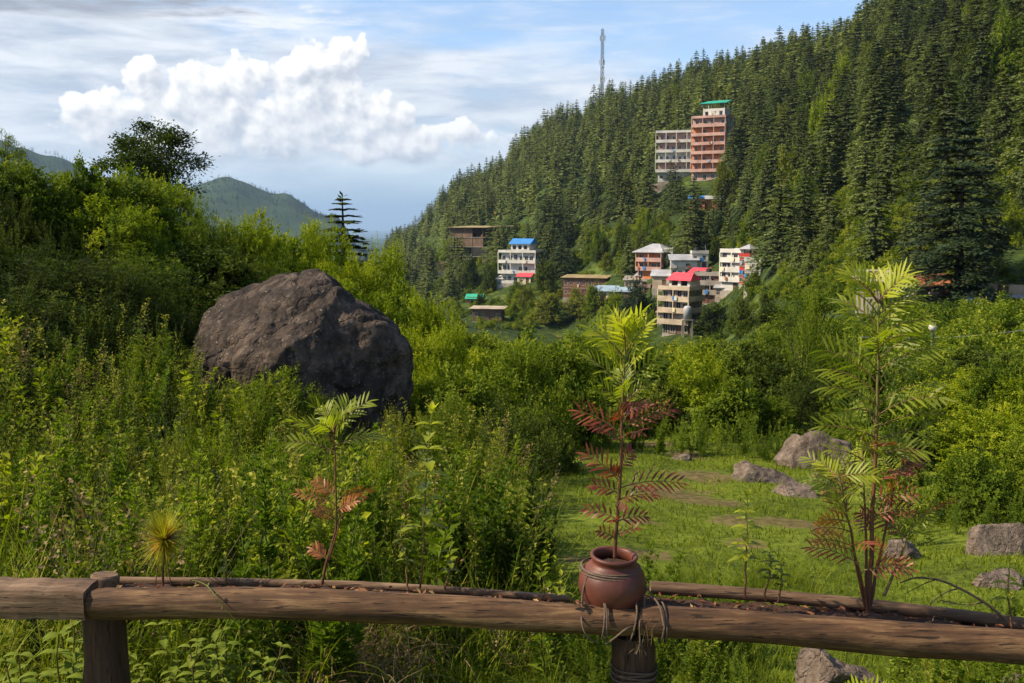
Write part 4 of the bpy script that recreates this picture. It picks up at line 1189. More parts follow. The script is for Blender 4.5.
for px, by, wp, hp, fl, wm_, rm_, rf, turn, lab in [
    (632, 290, 16, 9, 1, 'cream', 'concrete', 'shed', 10, "tiny cream hut between the tin shed and the orange house"),
    (700, 270, 16, 8, 2, 'white', 'concrete', 'flat', -8, "white block with flat roof right behind the white sheds"),
    (752, 288, 20, 9, 3, 'grey', 'concrete', 'flat', 40, "shaded grey house built against the white and red house"),  # shade of this side is put into the grey wall paint
    (724, 300, 18, 9, 1, 'cream', 'greyroof', 'shed', 12, "small cream shed between brick block and white house"),
    (643, 296, 14, 8, 1, 'pink', 'concrete', 'flat', 5, "small pink hut below the orange house"),
    (620, 300, 20, 7, 1, 'brown', 'bluegrey', 'shed', 15, "brown shed under blue-grey sheets near the very dark round tree"),
    (594, 288, 16, 8, 1, 'ochre', 'thatch', 'shed', 8, "ochre shed beside the long brick building"),
    (505, 288, 18, 8, 1, 'bluegrey', 'white', 'shed', 20, "pale blue shed at the foot of the blue-roofed house"),
    (524, 285, 14, 8, 1, 'paleyellow', 'redroof', 'gable', 20, "little yellow hut with a red roof below the blue-roofed house"),
    (460, 268, 22, 8, 1, 'ochre', 'concrete', 'shed', 20, "long ochre terrace hut left of the unfinished block"),
    (697, 292, 16, 9, 2, 'white', 'redroof', 'shed', 20, "narrow white house wedged between red-roofed house and brick block"),
    (666, 268, 14, 8, 2, 'white', 'concrete', 'flat', 20, "small white block right beside the orange house"),
    (744, 284, 12, 9, 3, 'red', 'concrete', 'flat', 34, "narrow red stair block at the right of the white house"),
    (641, 284, 12, 8, 1, 'orange', 'greyroof', 'shed', 20, "little orange annexe at the foot of the orange house"),
    (664, 324, 14, 10, 1, 'concrete', 'thatch', 'shed', 20, "grey stone hut at the left foot of the red-roofed house")]:
    p_, s = base_at(px, by)
    building("small_house", lab, p_, face(px, R(turn)), s * wp, s * 12, fl, s * hp, wm_, max(2, wp // 6), 2, .8, 1.0, 0, None, rf, rm_, .9, .4, found=5, cat="hut")
# water tank on its stand
p_, s = base_at(684, 334)
e = empty("water_tank", p_ + Vector((0, -3.5, 0)))
tag(e, "grey cylindrical water tank on a stand at the foot of the red-roofed house", "water tank")
zb = (222 - 317) / F * (p_.y - 3.5) - p_.z
rt_ = s * 4.2
MB().lathe([(0, zb), (rt_, zb), (rt_ * 1.0, zb + s * 11), (rt_ * .8, zb + s * 12.6), (rt_ * .3, zb + s * 13.4), (0, zb + s * 13.5)], 20).build("tank", B['greyroof'], e)
MB().box(-rt_ * 1.2, rt_ * 1.2, -rt_ * 1.2, rt_ * 1.2, zb - .2, zb - .003).build("platform", B['concrete'], e)
for sx in (-1, 1):
    for sy in (-1, 1): MB().box(sx * rt_ - .12, sx * rt_ + .12, sy * rt_ - .12, sy * rt_ + .12, -.5, zb - .2).build("leg", B['concrete'], e)

# radio mast on the ridge
p_, s = base_at(602, 91)
e = empty("radio_mast", p_, .4)
tag(e, "tall lattice phone mast with antennas standing on the ridge", "radio mast")
Hm = (222 - 34) / F * p_.y - p_.z
wb_, wt_ = 1.9, 1.15
def leg_xy(k, z): w_ = wb_ + (wt_ - wb_) * z / Hm; a = k * math.pi / 2 + math.pi / 4; return np.array([math.cos(a) * w_, math.sin(a) * w_, z])
for k in range(4): MB().tube(np.array([leg_xy(k, 0) - [0, 0, 1], leg_xy(k, Hm)]), .20, 5).build("leg", B['metal'], e)
br = MB(); nb = 26
for q_ in range(nb):
    for k in range(4):
        a, b_ = Hm * q_ / nb, Hm * (q_ + 1) / nb
        br.tube(np.array([leg_xy(k, a), leg_xy(k + 1, b_)]), .10, 4); br.tube(np.array([leg_xy(k, b_), leg_xy(k + 1, b_)]), .10, 4)
br.build("lattice", B['metal'], e)
for zf in (.60, .74, .93):
    for k in range(3):
        a = k * 2.1 + zf * 9; r_ = 2.4
        an = MB().box(-.4, .4, -.25, .25, -2.2, 2.2); an.tube(np.array([[0, .15, 0], [0, 1.2, 0]]), .05, 4)
        an.build("antenna", B['white'] if k else B['grey'], e, (math.cos(a) * r_, math.sin(a) * r_, Hm * zf), a + math.pi / 2)
for k, zf in enumerate((.66, .70)):
    MB().lathe([(0, 0), (.5, .05), (.7, .22), (.7, .35), (0, .35)], 14).build("dish", B['white'], e, (math.cos(k * 2.2 - 2) * 1.5, math.sin(k * 2.2 - 2) * 1.5, Hm * zf)).rotation_euler = (R(90), 0, k * 2.2)
MB().tube(np.array([[0, 0, Hm], [0, 0, Hm + 2.6]]), .05, 5).build("lightning_rod", B['metal'], e)
# two pale bare poles on the ridge
for px, t_ in ((641, "left"), (649, "right")):
    p_ = hit(px, 84); h_ = s * 24
    tag(MB().tube(np.array([[0, 0, -1], [0, 0, h_]]), [.18, .10], 6).build("utility_pole", B['white'], None, p_),
        f"slim pale pole on the ridge, the {t_} one of two below the ridge house", "pole")

# street lamp and wires before the cedars on the right
p_ = gr(932, 44); s = p_.y / F
zt = (222 - 325) / F * p_.y - p_.z
e = empty("street_lamp", p_)
tag(e, "street lamp with a white globe on a thin pole above the bushes", "street lamp")
MB().tube(np.array([[0, 0, -.4], [0, 0, zt - .15]]), [.055, .035], 8).build("pole", B['metal'], e)
gl = MB().lathe([(0, -.17), (.09, -.15), (.155, -.06), (.165, .02), (.12, .12), (0, .17)], 16, center=(0, 0, zt)); gl.build("globe", B['white'], e)
MB().lathe([(0, 0), (.09, 0), (.07, .05), (0, .06)], 12, center=(0, 0, zt + .15)).build("cap", B['metal'], e)
for k, (r_, rows, lab) in enumerate([(38, (331, 322), "thin black wire strung highest across the cedars"), (38, (340, 338), "thin black wire strung in the middle across the cedars"), (39, (352, 349), "thin black wire strung lowest across the cedars")]):
    a = at(860, rows[0] + 6, r_); b_ = at(1100, rows[1] - 6, r_ + 4)
    u = np.linspace(0, 1, 16)[:, None]
    pts = np.array(a) * (1 - u) + np.array(b_) * u; pts[:, 2] -= .35 * (1 - (2 * u[:, 0] - 1) ** 2)
    tag(MB().tube(pts, .012, 4).build("overhead_wire", B['grey']), lab, "wire")

# ------------------------------------------------------------------ rocks
def rock_mat(name, light, mid_, dark, lichen, sc_=1.0):
    m, T = new_mat(name); out = T.n('ShaderNodeOutputMaterial')
    tc = T.n('ShaderNodeTexCoord'); v = tc.outputs['Object']
    a = T.noise(v, .9 * sc_, 6, .65, .6).outputs[0]; b_ = T.noise(v, 4.5 * sc_, 7, .7).outputs[0]; c = T.noise(v, 22 * sc_, 5, .7).outputs[0]
    st = T.noise(T.vm('MULTIPLY', v, (1, 1, .22)).outputs[0], 3.2 * sc_, 6, .7, .5).outputs[0]
    f = T.m('ADD', T.m('MULTIPLY', a, .55), T.m('MULTIPLY', b_, .45))
    colr = T.ramp(f, [(.38, dark), (.50, mid_), (.64, light)])
    colr = T.mix(T.ss(st, .52, .64, 0, .75), colr, dark)
    lm = T.m('MULTIPLY', T.ss(c, .59, .67), T.ss(b_, .46, .57))
    colr = T.mix(T.m('MULTIPLY', lm, .75), colr, lichen)
    p = T.n('ShaderNodeBsdfPrincipled', i={'Roughness': .92, 'Specular IOR Level': .2}); T.l(colr, p.inputs['Base Color'])
    vz = T.n('ShaderNodeTexVoronoi', feature='DISTANCE_TO_EDGE', i={'Scale': 1.6 * sc_}); T.l(T.vm('ADD', v, T.noise(v, 2.0 * sc_, 3, .6).outputs['Color']).outputs[0], vz.inputs['Vector'])
    h = T.m('ADD', T.m('MULTIPLY', b_, 1.0), T.m('ADD', T.m('MULTIPLY', c, .35), T.m('MULTIPLY', T.ss(vz.outputs['Distance'], 0, .06), .25)))
    b1 = T.n('ShaderNodeBump', i={'Strength': .9, 'Distance': .10 / sc_}); T.l(h, b1.inputs['Height']); T.l(b1.outputs[0], p.inputs['Normal'])
    T.l(p.outputs[0], out.inputs[0]); return m
M['boulder'] = rock_mat("boulder_stone", (.18, .130, .098), (.066, .049, .039), (.018, .015, .013), (.40, .38, .33))
M['rock'] = rock_mat("meadow_stone", (.29, .225, .18), (.185, .14, .112), (.08, .060, .048), (.38, .35, .29), 2.2)
def sphere_dirs(n):
    """cube sphere grid"""
    V = []; Fs = []; t = np.tan(np.linspace(-np.pi / 4, np.pi / 4, n)); a, b_ = np.meshgrid(t, t, indexing='ij'); o_ = np.ones_like(a)
    for k, P in enumerate([(o_, a, b_), (-o_, b_, a), (b_, o_, a), (a, -o_, b_), (a, b_, o_), (b_, a, -o_)]):
        base = k * n * n; V.append(np.stack(P, -1).reshape(-1, 3))
        i_, j_ = np.meshgrid(np.arange(n - 1), np.arange(n - 1), indexing='ij'); q = base + i_ * n + j_
        Fs.append(np.stack([q, q + n, q + n + 1, q + 1], -1).reshape(-1, 4))
    V = nrm(np.concatenate(V)); Fs = np.concatenate(Fs)
    # weld the shared edges
    key = np.round(V, 5); _, idx, inv = np.unique(key, axis=0, return_index=True, return_inverse=True)
    return V[idx], inv.ravel()[Fs]
SIL = [(190, 372), (187, 335), (194, 308), (207, 290), (232, 281), (268, 272), (300, 269), (320, 271), (336, 284), (352, 300), (380, 317), (402, 336), (412, 352), (414, 382),
       (409, 412), (398, 433), (370, 445), (320, 450), (250, 450), (205, 430), (190, 400)]
cxp, cyp, YB = 300, 362, 13.6
pts = np.array([np.array(at(a, b_, YB)) - np.array(at(cxp, cyp, YB)) for a, b_ in SIL])
ang = np.arctan2(pts[:, 2], pts[:, 0]); rad = np.hypot(pts[:, 0], pts[:, 2]); o_ = np.argsort(ang); ang = ang[o_]; rad = rad[o_]
D_, Fq = sphere_dirs(110)
phi = np.arctan2(D_[:, 2], D_[:, 0]); rho = np.interp(phi, np.concatenate([ang - 2 * np.pi, ang, ang + 2 * np.pi]), np.tile(rad, 3))
cc = np.sqrt(np.clip(1 - D_[:, 1] ** 2, 0, 1)) ** .62
V = np.stack([rho * np.cos(phi) * cc, np.sign(D_[:, 1]) * np.abs(D_[:, 1]) ** .8 * 1.45, rho * np.sin(phi) * cc], -1)
for n_, c_ in (((-.62, -.62, .48), 1.02), ((.35, -.75, .60), .98), ((.60, -.78, .05), 1.05), ((-.15, -.97, -.1), 1.08), ((-.3, -.5, .9), .80)):
    n_ = np.array(n_) / np.linalg.norm(n_); dd_ = V @ n_; V -= np.outer(np.maximum(dd_ - c_, 0) * .6, n_)
Nn = nrm(V * np.array([1, .9, 1.4]))
wv = V + (fbm(V * 1.3 + 4, 3, 60)[:, None] - .5) * .7
def ridge(q, s_): return 1 - np.abs(fbm(q, 2, s_) - .5) * 5.0       # narrow crests
edge_ = .35 + .65 * np.abs(D_[:, 1])
V += Nn * ((fbm(V * .9 + 9, 4, 62, .5) - .5) * .40 * edge_)[:, None]
V -= Nn * (np.clip(ridge(wv * np.array([.8, .8, 1.3]) + 3.1, 61), 0, 1) ** 2 * .15 * edge_)[:, None]
V -= Nn * (np.clip(ridge(wv * np.array([2.1, 2.1, 2.9]) + 7.7, 65), 0, 1) ** 2 * .055)[:, None]
V += Nn * ((fbm(V * 5 + 1, 4, 63, .62) - .5) * .10)[:, None]
L2d = V[:, [0, 2]]
V[:, 0] *= .985
bo = MB().add(V, Fq, 0, .5, True).build("boulder", M['boulder'], None, at(cxp, cyp, YB))
tag(bo, "huge dark brown boulder rising out of the bushes on the left bank", "boulder")

def rock(px, by, wp, hp, seed, label, mat='rock', depth=.8, sink=.25, tilt=0.0, flat=1.0, ddir=60):
    p_ = hit(px, by) if not isinstance(by, tuple) else gr(px, by[0]); s_ = p_.y / F
    D0, F0 = sphere_dirs(34); g = np.random.default_rng(seed)
    V = D0.copy()
    for k in range(9):      # broken planar faces
        n_ = nrm(g.normal(size=3) * np.array([1, 1, .8])); c_ = g.uniform(.55, .85); dd = V @ n_
        V -= np.outer(np.maximum(dd - c_, 0), n_)
    V *= 1 + (fbm(D0 * 1.6 + seed, 4, seed)[:, None] - .5) * .45 + (fbm(D0 * 7 + seed, 3, seed + 1)[:, None] - .5) * .10
    V[:, 0] /= np.abs(V[:, 0]).max(); V[:, 2] /= V[:, 2].max()
    w_ = wp * s_ / 2; h_ = hp * s_
    V = V * np.array([w_, w_ * depth, h_ * flat])
    V[:, 2] += V[:, 0] * tilt
    V[:, 2] = np.where(V[:, 2] < 0, V[:, 2] * sink, V[:, 2])
    o = MB().add(V, F0, 0, .5, True).build("rock", M[mat], None, p_ + Vector((0, w_ * depth * .6, -.03)))
    return tag(o, label, "rock")
rock(820, 470, 84, 41, 401, "large square-shouldered pinkish rock at the back of the meadow", depth=.7)
rock(762, 482, 76, 19, 417, "long low grey rock lying left of the square-shouldered rock", depth=.6, tilt=-.05)
rock(800, 498, 52, 13, 403, "small flat pale rock in the grass in front of the other two")
rock(906, 560, 48, 22, 404, "grey rock partly hidden behind the tall leafy plant")
rock(1003, 556, 66, 34, 435, "smooth brown rock beside the rounded bush at the right edge", depth=.7)
rock(1004, 590, 54, 20, 406, "pale grey rock just above the log rail at the right edge")
rock(748, 468, 20, 8, 407, "tiny brown stone at the back of the meadow")
rock(850, 712, 118, 66, 438, "big pale rock under the right part of the log rail", depth=.7)
rock(1018, 700, 56, 28, 409, "pale rock at the picture corner under the rail")
rock(684, 461, 26, 7, 410, "low brown stone by the bare earth at the end of the path")

# ------------------------------------------------------------------ the log rail
def wood(name, c1_, c2_, c3_, axis=(1, 12, 12), rough=.8, bump=.5, sc_=3.0):
    m, T = new_mat(name); out = T.n('ShaderNodeOutputMaterial')
    tc = T.n('ShaderNodeTexCoord'); v = T.vm('MULTIPLY', tc.outputs['Object'], axis).outputs[0]
    a = T.noise(v, sc_, 8, .68, .35).outputs[0]; b_ = T.noise(tc.outputs['Object'], 4.0, 5, .6).outputs[0]
    cr = T.noise(T.vm('MULTIPLY', tc.outputs['Object'], tuple(x * 2.2 for x in axis)).outputs[0], sc_ * 1.4, 3, .5, .2).outputs[0]
    colr = T.ramp(T.m('MULTIPLY_ADD', b_, .35, T.m('MULTIPLY', a, .75)), [(.38, c1_), (.55, c2_), (.70, c3_)])
    ck = T.ss(cr, .34, .39, 1, 0)
    vk = T.n('ShaderNodeTexVoronoi', i={'Scale': 2.1}); T.l(T.vm('MULTIPLY', tc.outputs['Object'], tuple(1.0 if x < 5 else 2.2 for x in axis)).outputs[0], vk.inputs['Vector'])
    kn = T.ss(T.m('MULTIPLY_ADD', T.m('SUBTRACT', b_, .5), .08, vk.outputs['Distance']), .05, .11, 1, 0)
    colr = T.mix(T.m('MULTIPLY', kn, .75), colr, tuple(x * .5 for x in c1_))
    colr = T.mix(T.m('MULTIPLY', ck, .8), colr, tuple(x * .25 for x in c1_))
    p = T.n('ShaderNodeBsdfPrincipled', i={'Roughness': rough, 'Specular IOR Level': .35}); T.l(colr, p.inputs['Base Color'])
    b1 = T.n('ShaderNodeBump', i={'Strength': bump, 'Distance': .012}); T.l(T.m('SUBTRACT', a, T.m('MULTIPLY', ck, .7)), b1.inputs['Height']); T.l(b1.outputs[0], p.inputs['Normal'])
    T.l(p.outputs[0], out.inputs[0]); return m
M['log'] = wood("weathered_log", (.024, .011, .005), (.088, .043, .019), (.24, .140, .066))
M['log_pale'] = wood("sawn_log", (.055, .030, .017), (.14, .082, .047), (.27, .18, .11))
M['post'] = wood("post_wood", (.022, .010, .006), (.055, .026, .016), (.10, .055, .035), axis=(12, 12, 1))
M['soil'] = solid("soil", (.045, .026, .018), .95, .5, 30, (.10, .045, .028), bump=1.0, bscale=90)
fence = empty("log_fence", at(400, 640, 3.5))
tag(fence, "low log fence crossing the whole picture, its two front logs meeting behind the clay pot", "fence")
f0_ = np.array(fence.location)
def log_shape(poly, r0, r1, seed, n=20, per=46, caps=True):
    """poly: list of (px, row, Y) along the log's axis"""
    P = np.array([np.array(at(*q)) for q in poly]); t = np.linspace(0, 1, len(P)); tt_ = np.linspace(0, 1, per)
    C_ = np.stack([np.interp(tt_, t, P[:, k]) for k in range(3)], 1)
    for _ in range(4): C_[1:-1] = (C_[:-2] + C_[1:-1] * 2 + C_[2:]) / 4
    th_ = np.linspace(0, 2 * np.pi, n, endpoint=False)
    rr_ = np.interp(tt_, [0, 1], [r0, r1])[:, None] * (1 + (fbm(np.stack([np.repeat(C_[:, 0] * 2.2, n), np.tile(np.cos(th_), per), np.tile(np.sin(th_), per)], 1), 3, seed).reshape(per, n) - .5) * .34)
    rr_[0] *= .93; rr_[-1] *= .93
    return C_ - f0_, rr_
fr = MB(); c_, r_ = log_shape([(91, 603, 3.46), (220, 603, 3.455), (335, 605, 3.45), (450, 610.5, 3.44), (540, 617, 3.43), (634, 622, 3.42)], .056, .054, 1)
fr.tube(c_, r_, 20); fr.build("front_rail", M['log'], fence)
fr = MB(); c_, r_ = log_shape([(640, 620, 3.42), (760, 627, 3.40), (860, 635, 3.38), (960, 643, 3.36), (1080, 653, 3.33), (1200, 663, 3.3)], .057, .061, 2)
fr.tube(c_, r_, 20); fr.build("front_rail", M['log'], fence)
# sawn half log on the left
a = np.array(at(-80, 599, 3.48)) - f0_; b_ = np.array(at(90.4, 601.5, 3.46)) - f0_
hl = MB(); prof = [(-.050, -.050), (-.056, -.02), (-.056, .035), (-.050, .056), (.03, .062), (.075, .058), (.078, -.03), (.04, -.058)]
ns_ = 14; rows = []
for k in range(ns_):
    u = k / (ns_ - 1); c_ = a * (1 - u) + b_ * u
    rows.append([c_ + np.array([0, py_ + .002 * math.sin(k * 1.3), pz_ * (1 + .05 * math.sin(k * 2.1 + pz_ * 40))]) for py_, pz_ in prof])
rows = np.array(rows); m_ = len(prof)
hl.add(rows.reshape(-1, 3), [(k * m_ + j, (k + 1) * m_ + j, (k + 1) * m_ + (j + 1) % m_, k * m_ + (j + 1) % m_) for k in range(ns_ - 1) for j in range(m_)])
hl.add(rows[-1], [list(range(m_))[::-1]]); hl.add(rows[0], [list(range(m_))])
tag(hl.build("sawn_rail", M['log_pale'], fence), "pale sawn half log with dark vertical cracks")
# rear rails and the soil between
fr = MB(); c_, r_ = log_shape([(108, 581, 3.72), (220, 582, 3.72), (345, 585, 3.72), (460, 591, 3.72), (570, 599, 3.70)], .017, .015, 5)
fr.tube(c_, r_, 10); fr.build("rear_rail", M['log_pale'], fence)
fr = MB(); c_, r_ = log_shape([(650, 587, 3.72), (760, 595, 3.72), (860, 604, 3.70), (960, 616, 3.68), (1080, 632, 3.62), (1200, 645, 3.6)], .026, .026, 6)
fr.tube(c_, r_, 12); fr.build("rear_rail", M['log_pale'], fence)
nU, nV = 240, 12
tf = np.linspace(0, 1, nU); pxs_ = 96 + tf * 1080
fy = np.interp(pxs_, [94, 335, 540, 640, 860, 1080, 1200], [602, 605, 617, 620, 635, 653, 663]); by_ = np.interp(pxs_, [94, 345, 570, 650, 860, 1080, 1200], [582, 586, 600, 593, 606, 633, 645])
G_ = []
for k in range(nU):
    A_ = np.array(at(pxs_[k], fy[k], 3.46)) - f0_; B_ = np.array(at(pxs_[k], by_[k], 3.70)) - f0_ - np.array([0, 0, .012])
    for j in range(nV):
        u = j / (nV - 1); G_.append(A_ * (1 - u) + B_ * u + np.array([0, 0, .040 * (1 - u) + .0]))
G_ = np.array(G_); G_[:, 2] += (fbm(G_ * 22, 3, 8) - .5) * .045
sl = MB().add(G_, [(k * nV + j, (k + 1) * nV + j, (k + 1) * nV + j + 1, k * nV + j + 1) for k in range(nU - 1) for j in range(nV - 1)], 0, .5, True)
skt = G_.copy(); skt[:, 2] -= .07
sl.add(skt, [(k * nV + j, k * nV + j + 1, (k + 1) * nV + j + 1, (k + 1) * nV + j) for k in range(nU - 1) for j in range(nV - 1)])
sl.build("soil", M['soil'], fence)
# posts
p0 = np.array(at(103, 600, 3.585)) - f0_; p1 = np.array(at(112, 760, 3.56)) - f0_
def post_shape(p0, p1, r, seed):
    k_ = 16; tt_ = np.linspace(0, 1, k_)[:, None]; C_ = p1 * (1 - tt_) + p0 * tt_; n = 18; th_ = np.linspace(0, 2 * np.pi, n, endpoint=False)
    rr_ = r * (1 + (fbm(np.stack([np.repeat(C_[:, 2] * 3, n), np.tile(np.cos(th_), k_), np.tile(np.sin(th_), k_)], 1), 3, seed).reshape(k_, n) - .5) * .18); rr_[-1] *= .86
    return C_, rr_
m_ = MB(); m_.tube(*post_shape(p0, p1, .078, 11), 18); m_.build("post", M['post'], fence)
m_ = MB(); m_.tube(*post_shape(np.array(at(105, 574, 3.60)) - f0_, np.array(at(103, 600, 3.59)) - f0_ + np.array([0, 0, .002]), .052, 14), 18); tag(m_.build("post_stub", M['log_pale'], fence), "pale stub of the thick post")  # top of the post in paler wood than the shaft
p0 = np.array(at(633, 634, 3.52)) - f0_; p1 = np.array(at(636, 800, 3.5)) - f0_
m_ = MB(); m_.tube(*post_shape(p0, p1, .080, 12), 18); m_.build("post", M['post'], fence)
# dry leaves lying on the soil
g7 = np.random.default_rng(90); n = 420
k_ = g7.integers(0, len(G_), n); P = G_[k_] + f0_ + np.array([0, 0, .008])
lm_ = MB(); D = rdir(n, 0, g7); D[:, 2] *= .3
lm_.kites(P, D, nrm(np.array([0, 0, 1.]) + g7.normal(0, .5, (n, 3))), g7.uniform(.015, .045, n), g7.uniform(.008, .02, n), 0, g7.random(n), .5, .2)
M['litter'] = leaf_mat("dead_leaf", [(0, (.06, .022, .012)), (.5, (.16, .060, .030)), (.85, (.30, .16, .07)), (1, (.34, .26, .10))], .1)
tag(lm_.build("leaf_litter", M['litter']), "dead leaves littering the soil behind the front logs", "leaf litter", kind='stuff')

# ------------------------------------------------------------------ clay pot and ties
M['clay'] = solid("terracotta", (.150, .048, .030), .46, .35, 5, (.080, .027, .020), bump=.12, bscale=30)
M['twine'] = solid("twine", (.15, .105, .078), .8, .3, 60, bump=.5, bscale=200)
pot = empty("potted_plant", at(610.5, 611, 3.52)); pot.rotation_euler = (R(3), R(2.5), 0); PS = 1.13
tag(pot, "young plant with green top and dark red lower leaves in a round clay pot", "potted plant")
PR = [(.0, .0), (.045, .0), (.052, .004), (.078, .022), (.100, .052), (.110, .085), (.108, .115), (.096, .142), (.080, .158), (.070, .166), (.069, .172), (.073, .180), (.077, .187), (.075, .193), (.068, .194), (.063, .189), (.061, .176), (.064, .165), (.070, .155)]
PR = [(a_ * PS, b_ * PS) for a_, b_ in PR]
MB().lathe(PR, 56).build("pot", M['clay'], pot)
sm_ = MB(); n_ = 24; prof = [(0, .186), (.02, .185), (.045, .182), (.0735, .176)]
sm_.lathe(prof, n_); sm_.V[0][:, 2] += (fbm(sm_.V[0] * 60, 3, 4) - .5) * .014; sm_.build("soil", M['soil'], pot)

LM = {}
LM['tg'] = leaf_mat("marigold_leaf", [(0, (.045, .065, .006)), (.4, (.13, .165, .010)), (.75, (.28, .32, .018)), (1, (.45, .45, .03))], .5, .45, .05, .4)
LM['red'] = leaf_mat("reddened_leaf", [(0, (.080, .016, .014)), (.4, (.20, .040, .024)), (.75, (.32, .10, .035)), (1, (.40, .22, .05))], .35, .45, .05, .4)
LM['stem'] = leaf_mat("marigold_stem", [(0, (.075, .028, .018)), (.5, (.14, .055, .03)), (.8, (.15, .13, .03)), (1, (.17, .20, .03))], .05, .5, .0, .4)
def pinnate(mb, base, d, L, pairs, ll, lw, droop, mi, tb, g, stem_mi, bow=.3, roll=None):
    """a feather leaf: midrib and paired long leaflets"""
    d = nrm(np.array(d, float)); pts = [np.array(base, float)]; n = 9; dd = d.copy(); ds = []
    for k in range(n):
        ds.append(dd.copy()); pts.append(pts[-1] + dd * L / n); dd = dd.copy(); dd[2] -= droop / n; dd = nrm(dd)
    pts = np.array(pts); ds.append(dd); ds = np.array(ds)
    mb.tube(pts, np.linspace(.0028, .0011, n + 1), 4, stem_mi, .62)
    u = np.linspace(.22, .97, pairs); P = []; D = []; LL = []
    side = nrm(np.cross(d, [0, 0, 1.0]) + 1e-5); rll = g.normal(0, .2); roll = g.choice([-1, 1]) * g.uniform(.45, 1.05) if roll is None else roll
    opts = [side * math.cos(r_) + np.cross(side, d) * math.sin(r_) for r_ in (roll, -roll)]
    def facing(s_): n_ = np.cross(s_, d); n_ = -n_ if n_[2] < 0 else n_; return n_ @ np.array([-.45, -.8, .4])
    side = max(opts, key=facing) if g.random() < .8 else opts[0]; NN = []
    for q in u:
        x = q * n; i_ = min(int(x), n - 1); p_ = pts[i_] + (pts[i_ + 1] - pts[i_]) * (x - i_); dr = ds[i_]
        upv = nrm(np.cross(side, dr))
        upv = -upv if upv[2] < 0 else upv
        for s_ in (-1, 1):
            NN.append(upv); P.append(p_); D.append(dr * (.75 + .5 * q) + side * s_ + upv * (bow + g.normal(0, .10) + rll * s_)); LL.append(ll * (.55 + 1.0 * math.sin(math.pi * (q * .8 + .08)) * .55) * g.uniform(.85, 1.1))
    P.append(pts[-1]); D.append(dd); LL.append(ll * .8); NN.append(upv)
    P = np.array(P); D = np.array(D); LL = np.array(LL)
    mb.blades(P, D, LL * 1.22, lw * .66 * (.7 + .4 * LL / ll), np.full(len(P), .40) + g.normal(0, .15, len(P)), 4, mi, np.clip(tb + g.normal(0, .07, len(P)), 0, 1), 'leaf', np.array(NN) + g.normal(0, .2, (len(P), 3)))

def stem_pts(a, b_, n=10, wob=.01, seed=0, sag=0.0):
    a = np.array(a, float); b_ = np.array(b_, float); u = np.linspace(0, 1, n)[:, None]; g = np.random.default_rng(seed)
    w_ = np.cumsum(g.normal(0, wob, (n, 3)), 0); w_ -= w_[0] + (w_[-1] - w_[0]) * u
    p = a * (1 - u) + b_ * u + w_; p[:, 2] += sag * (4 * u[:, 0] * (1 - u[:, 0])); return p
def px3(px, py, Y): return np.array(at(px, py, Y))

# plant in the pot: (row, list of leaves (azimuth deg: 0 = right, 90 = away, 180 = left, 270 = to viewer; rise; length m; pairs; leaflet; material; tint))
pm_ = MB(); g8 = np.random.default_rng(3)
o0 = np.array(pot.location); Y0 = 3.52
def rel(px, py, Y=Y0): return px3(px, py, Y) - o0
sp_ = np.concatenate([stem_pts(rel(612, 556), rel(613, 440), 10, .0015, 1), stem_pts(rel(613, 440), rel(611, 338), 10, .0012, 2)[1:]])
st_ = MB(); st_.tube(sp_, np.linspace(.0072, .0028, len(sp_)), 7, 0, np.repeat(np.interp(np.arange(len(sp_)), [0, 11, 14, 19], [.2, .35, .85, 1]), 7)[:7 * len(sp_)] if False else .5)
st_.T[0] = np.repeat(np.interp(np.arange(len(sp_)), [0, 10, 13, 18], [.2, .4, .85, 1]), 7)
st_.build("stem", LM['stem'], pot)
def along(row): z = rel(612, row)[2]; k = np.argmin(abs(sp_[:, 2] - z)); return sp_[k] * .0 + np.array([np.interp(z, sp_[:, 2], sp_[:, 0]), np.interp(z, sp_[:, 2], sp_[:, 1]), z])
def lv(mb, row, azd, rise, L, pairs, ll, mi, tb, droop=.5, lw=.012):
    a = R(azd); pinnate(mb, along(row), (math.cos(a), math.sin(a), rise), L, pairs, ll, lw, droop, mi, tb, g8, 2)
for row, azd, rise, L, pairs, ll, tb in [(538, 200, .9, .07, 4, .030, .35), (534, 340, .9, .08, 4, .030, .3), (522, 250, .8, .08, 5, .032, .3), (520, 20, .35, .11, 5, .036, .25), (518, 170, .5, .11, 5, .036, .45),
                           (500, 280, .5, .09, 5, .036, .2), (498, 350, .55, .12, 6, .040, .2), (492, 180, .6, .09, 5, .038, .25), (486, 3, .38, .215, 8, .050, .22), (480, 172, 1.1, .15, 7, .050, .55), (476, 230, .8, .09, 6, .036, .15),
                           (468, 60, .9, .10, 6, .04, .3), (440, 190, .9, .12, 6, .045, .25), (436, 300, .8, .11, 6, .05, .15), (432, 176, .8, .17, 7, .050, .5), (428, 2, .8, .185, 8, .050, .55), (424, 60, .9, .12, 6, .05, .35), (420, 255, 1.0, .11, 6, .045, .3), (414, 330, 1.0, .10, 6, .045, .4)]:
    lv(pm_, row, azd, rise, L, pairs, ll, 1, tb, .55)
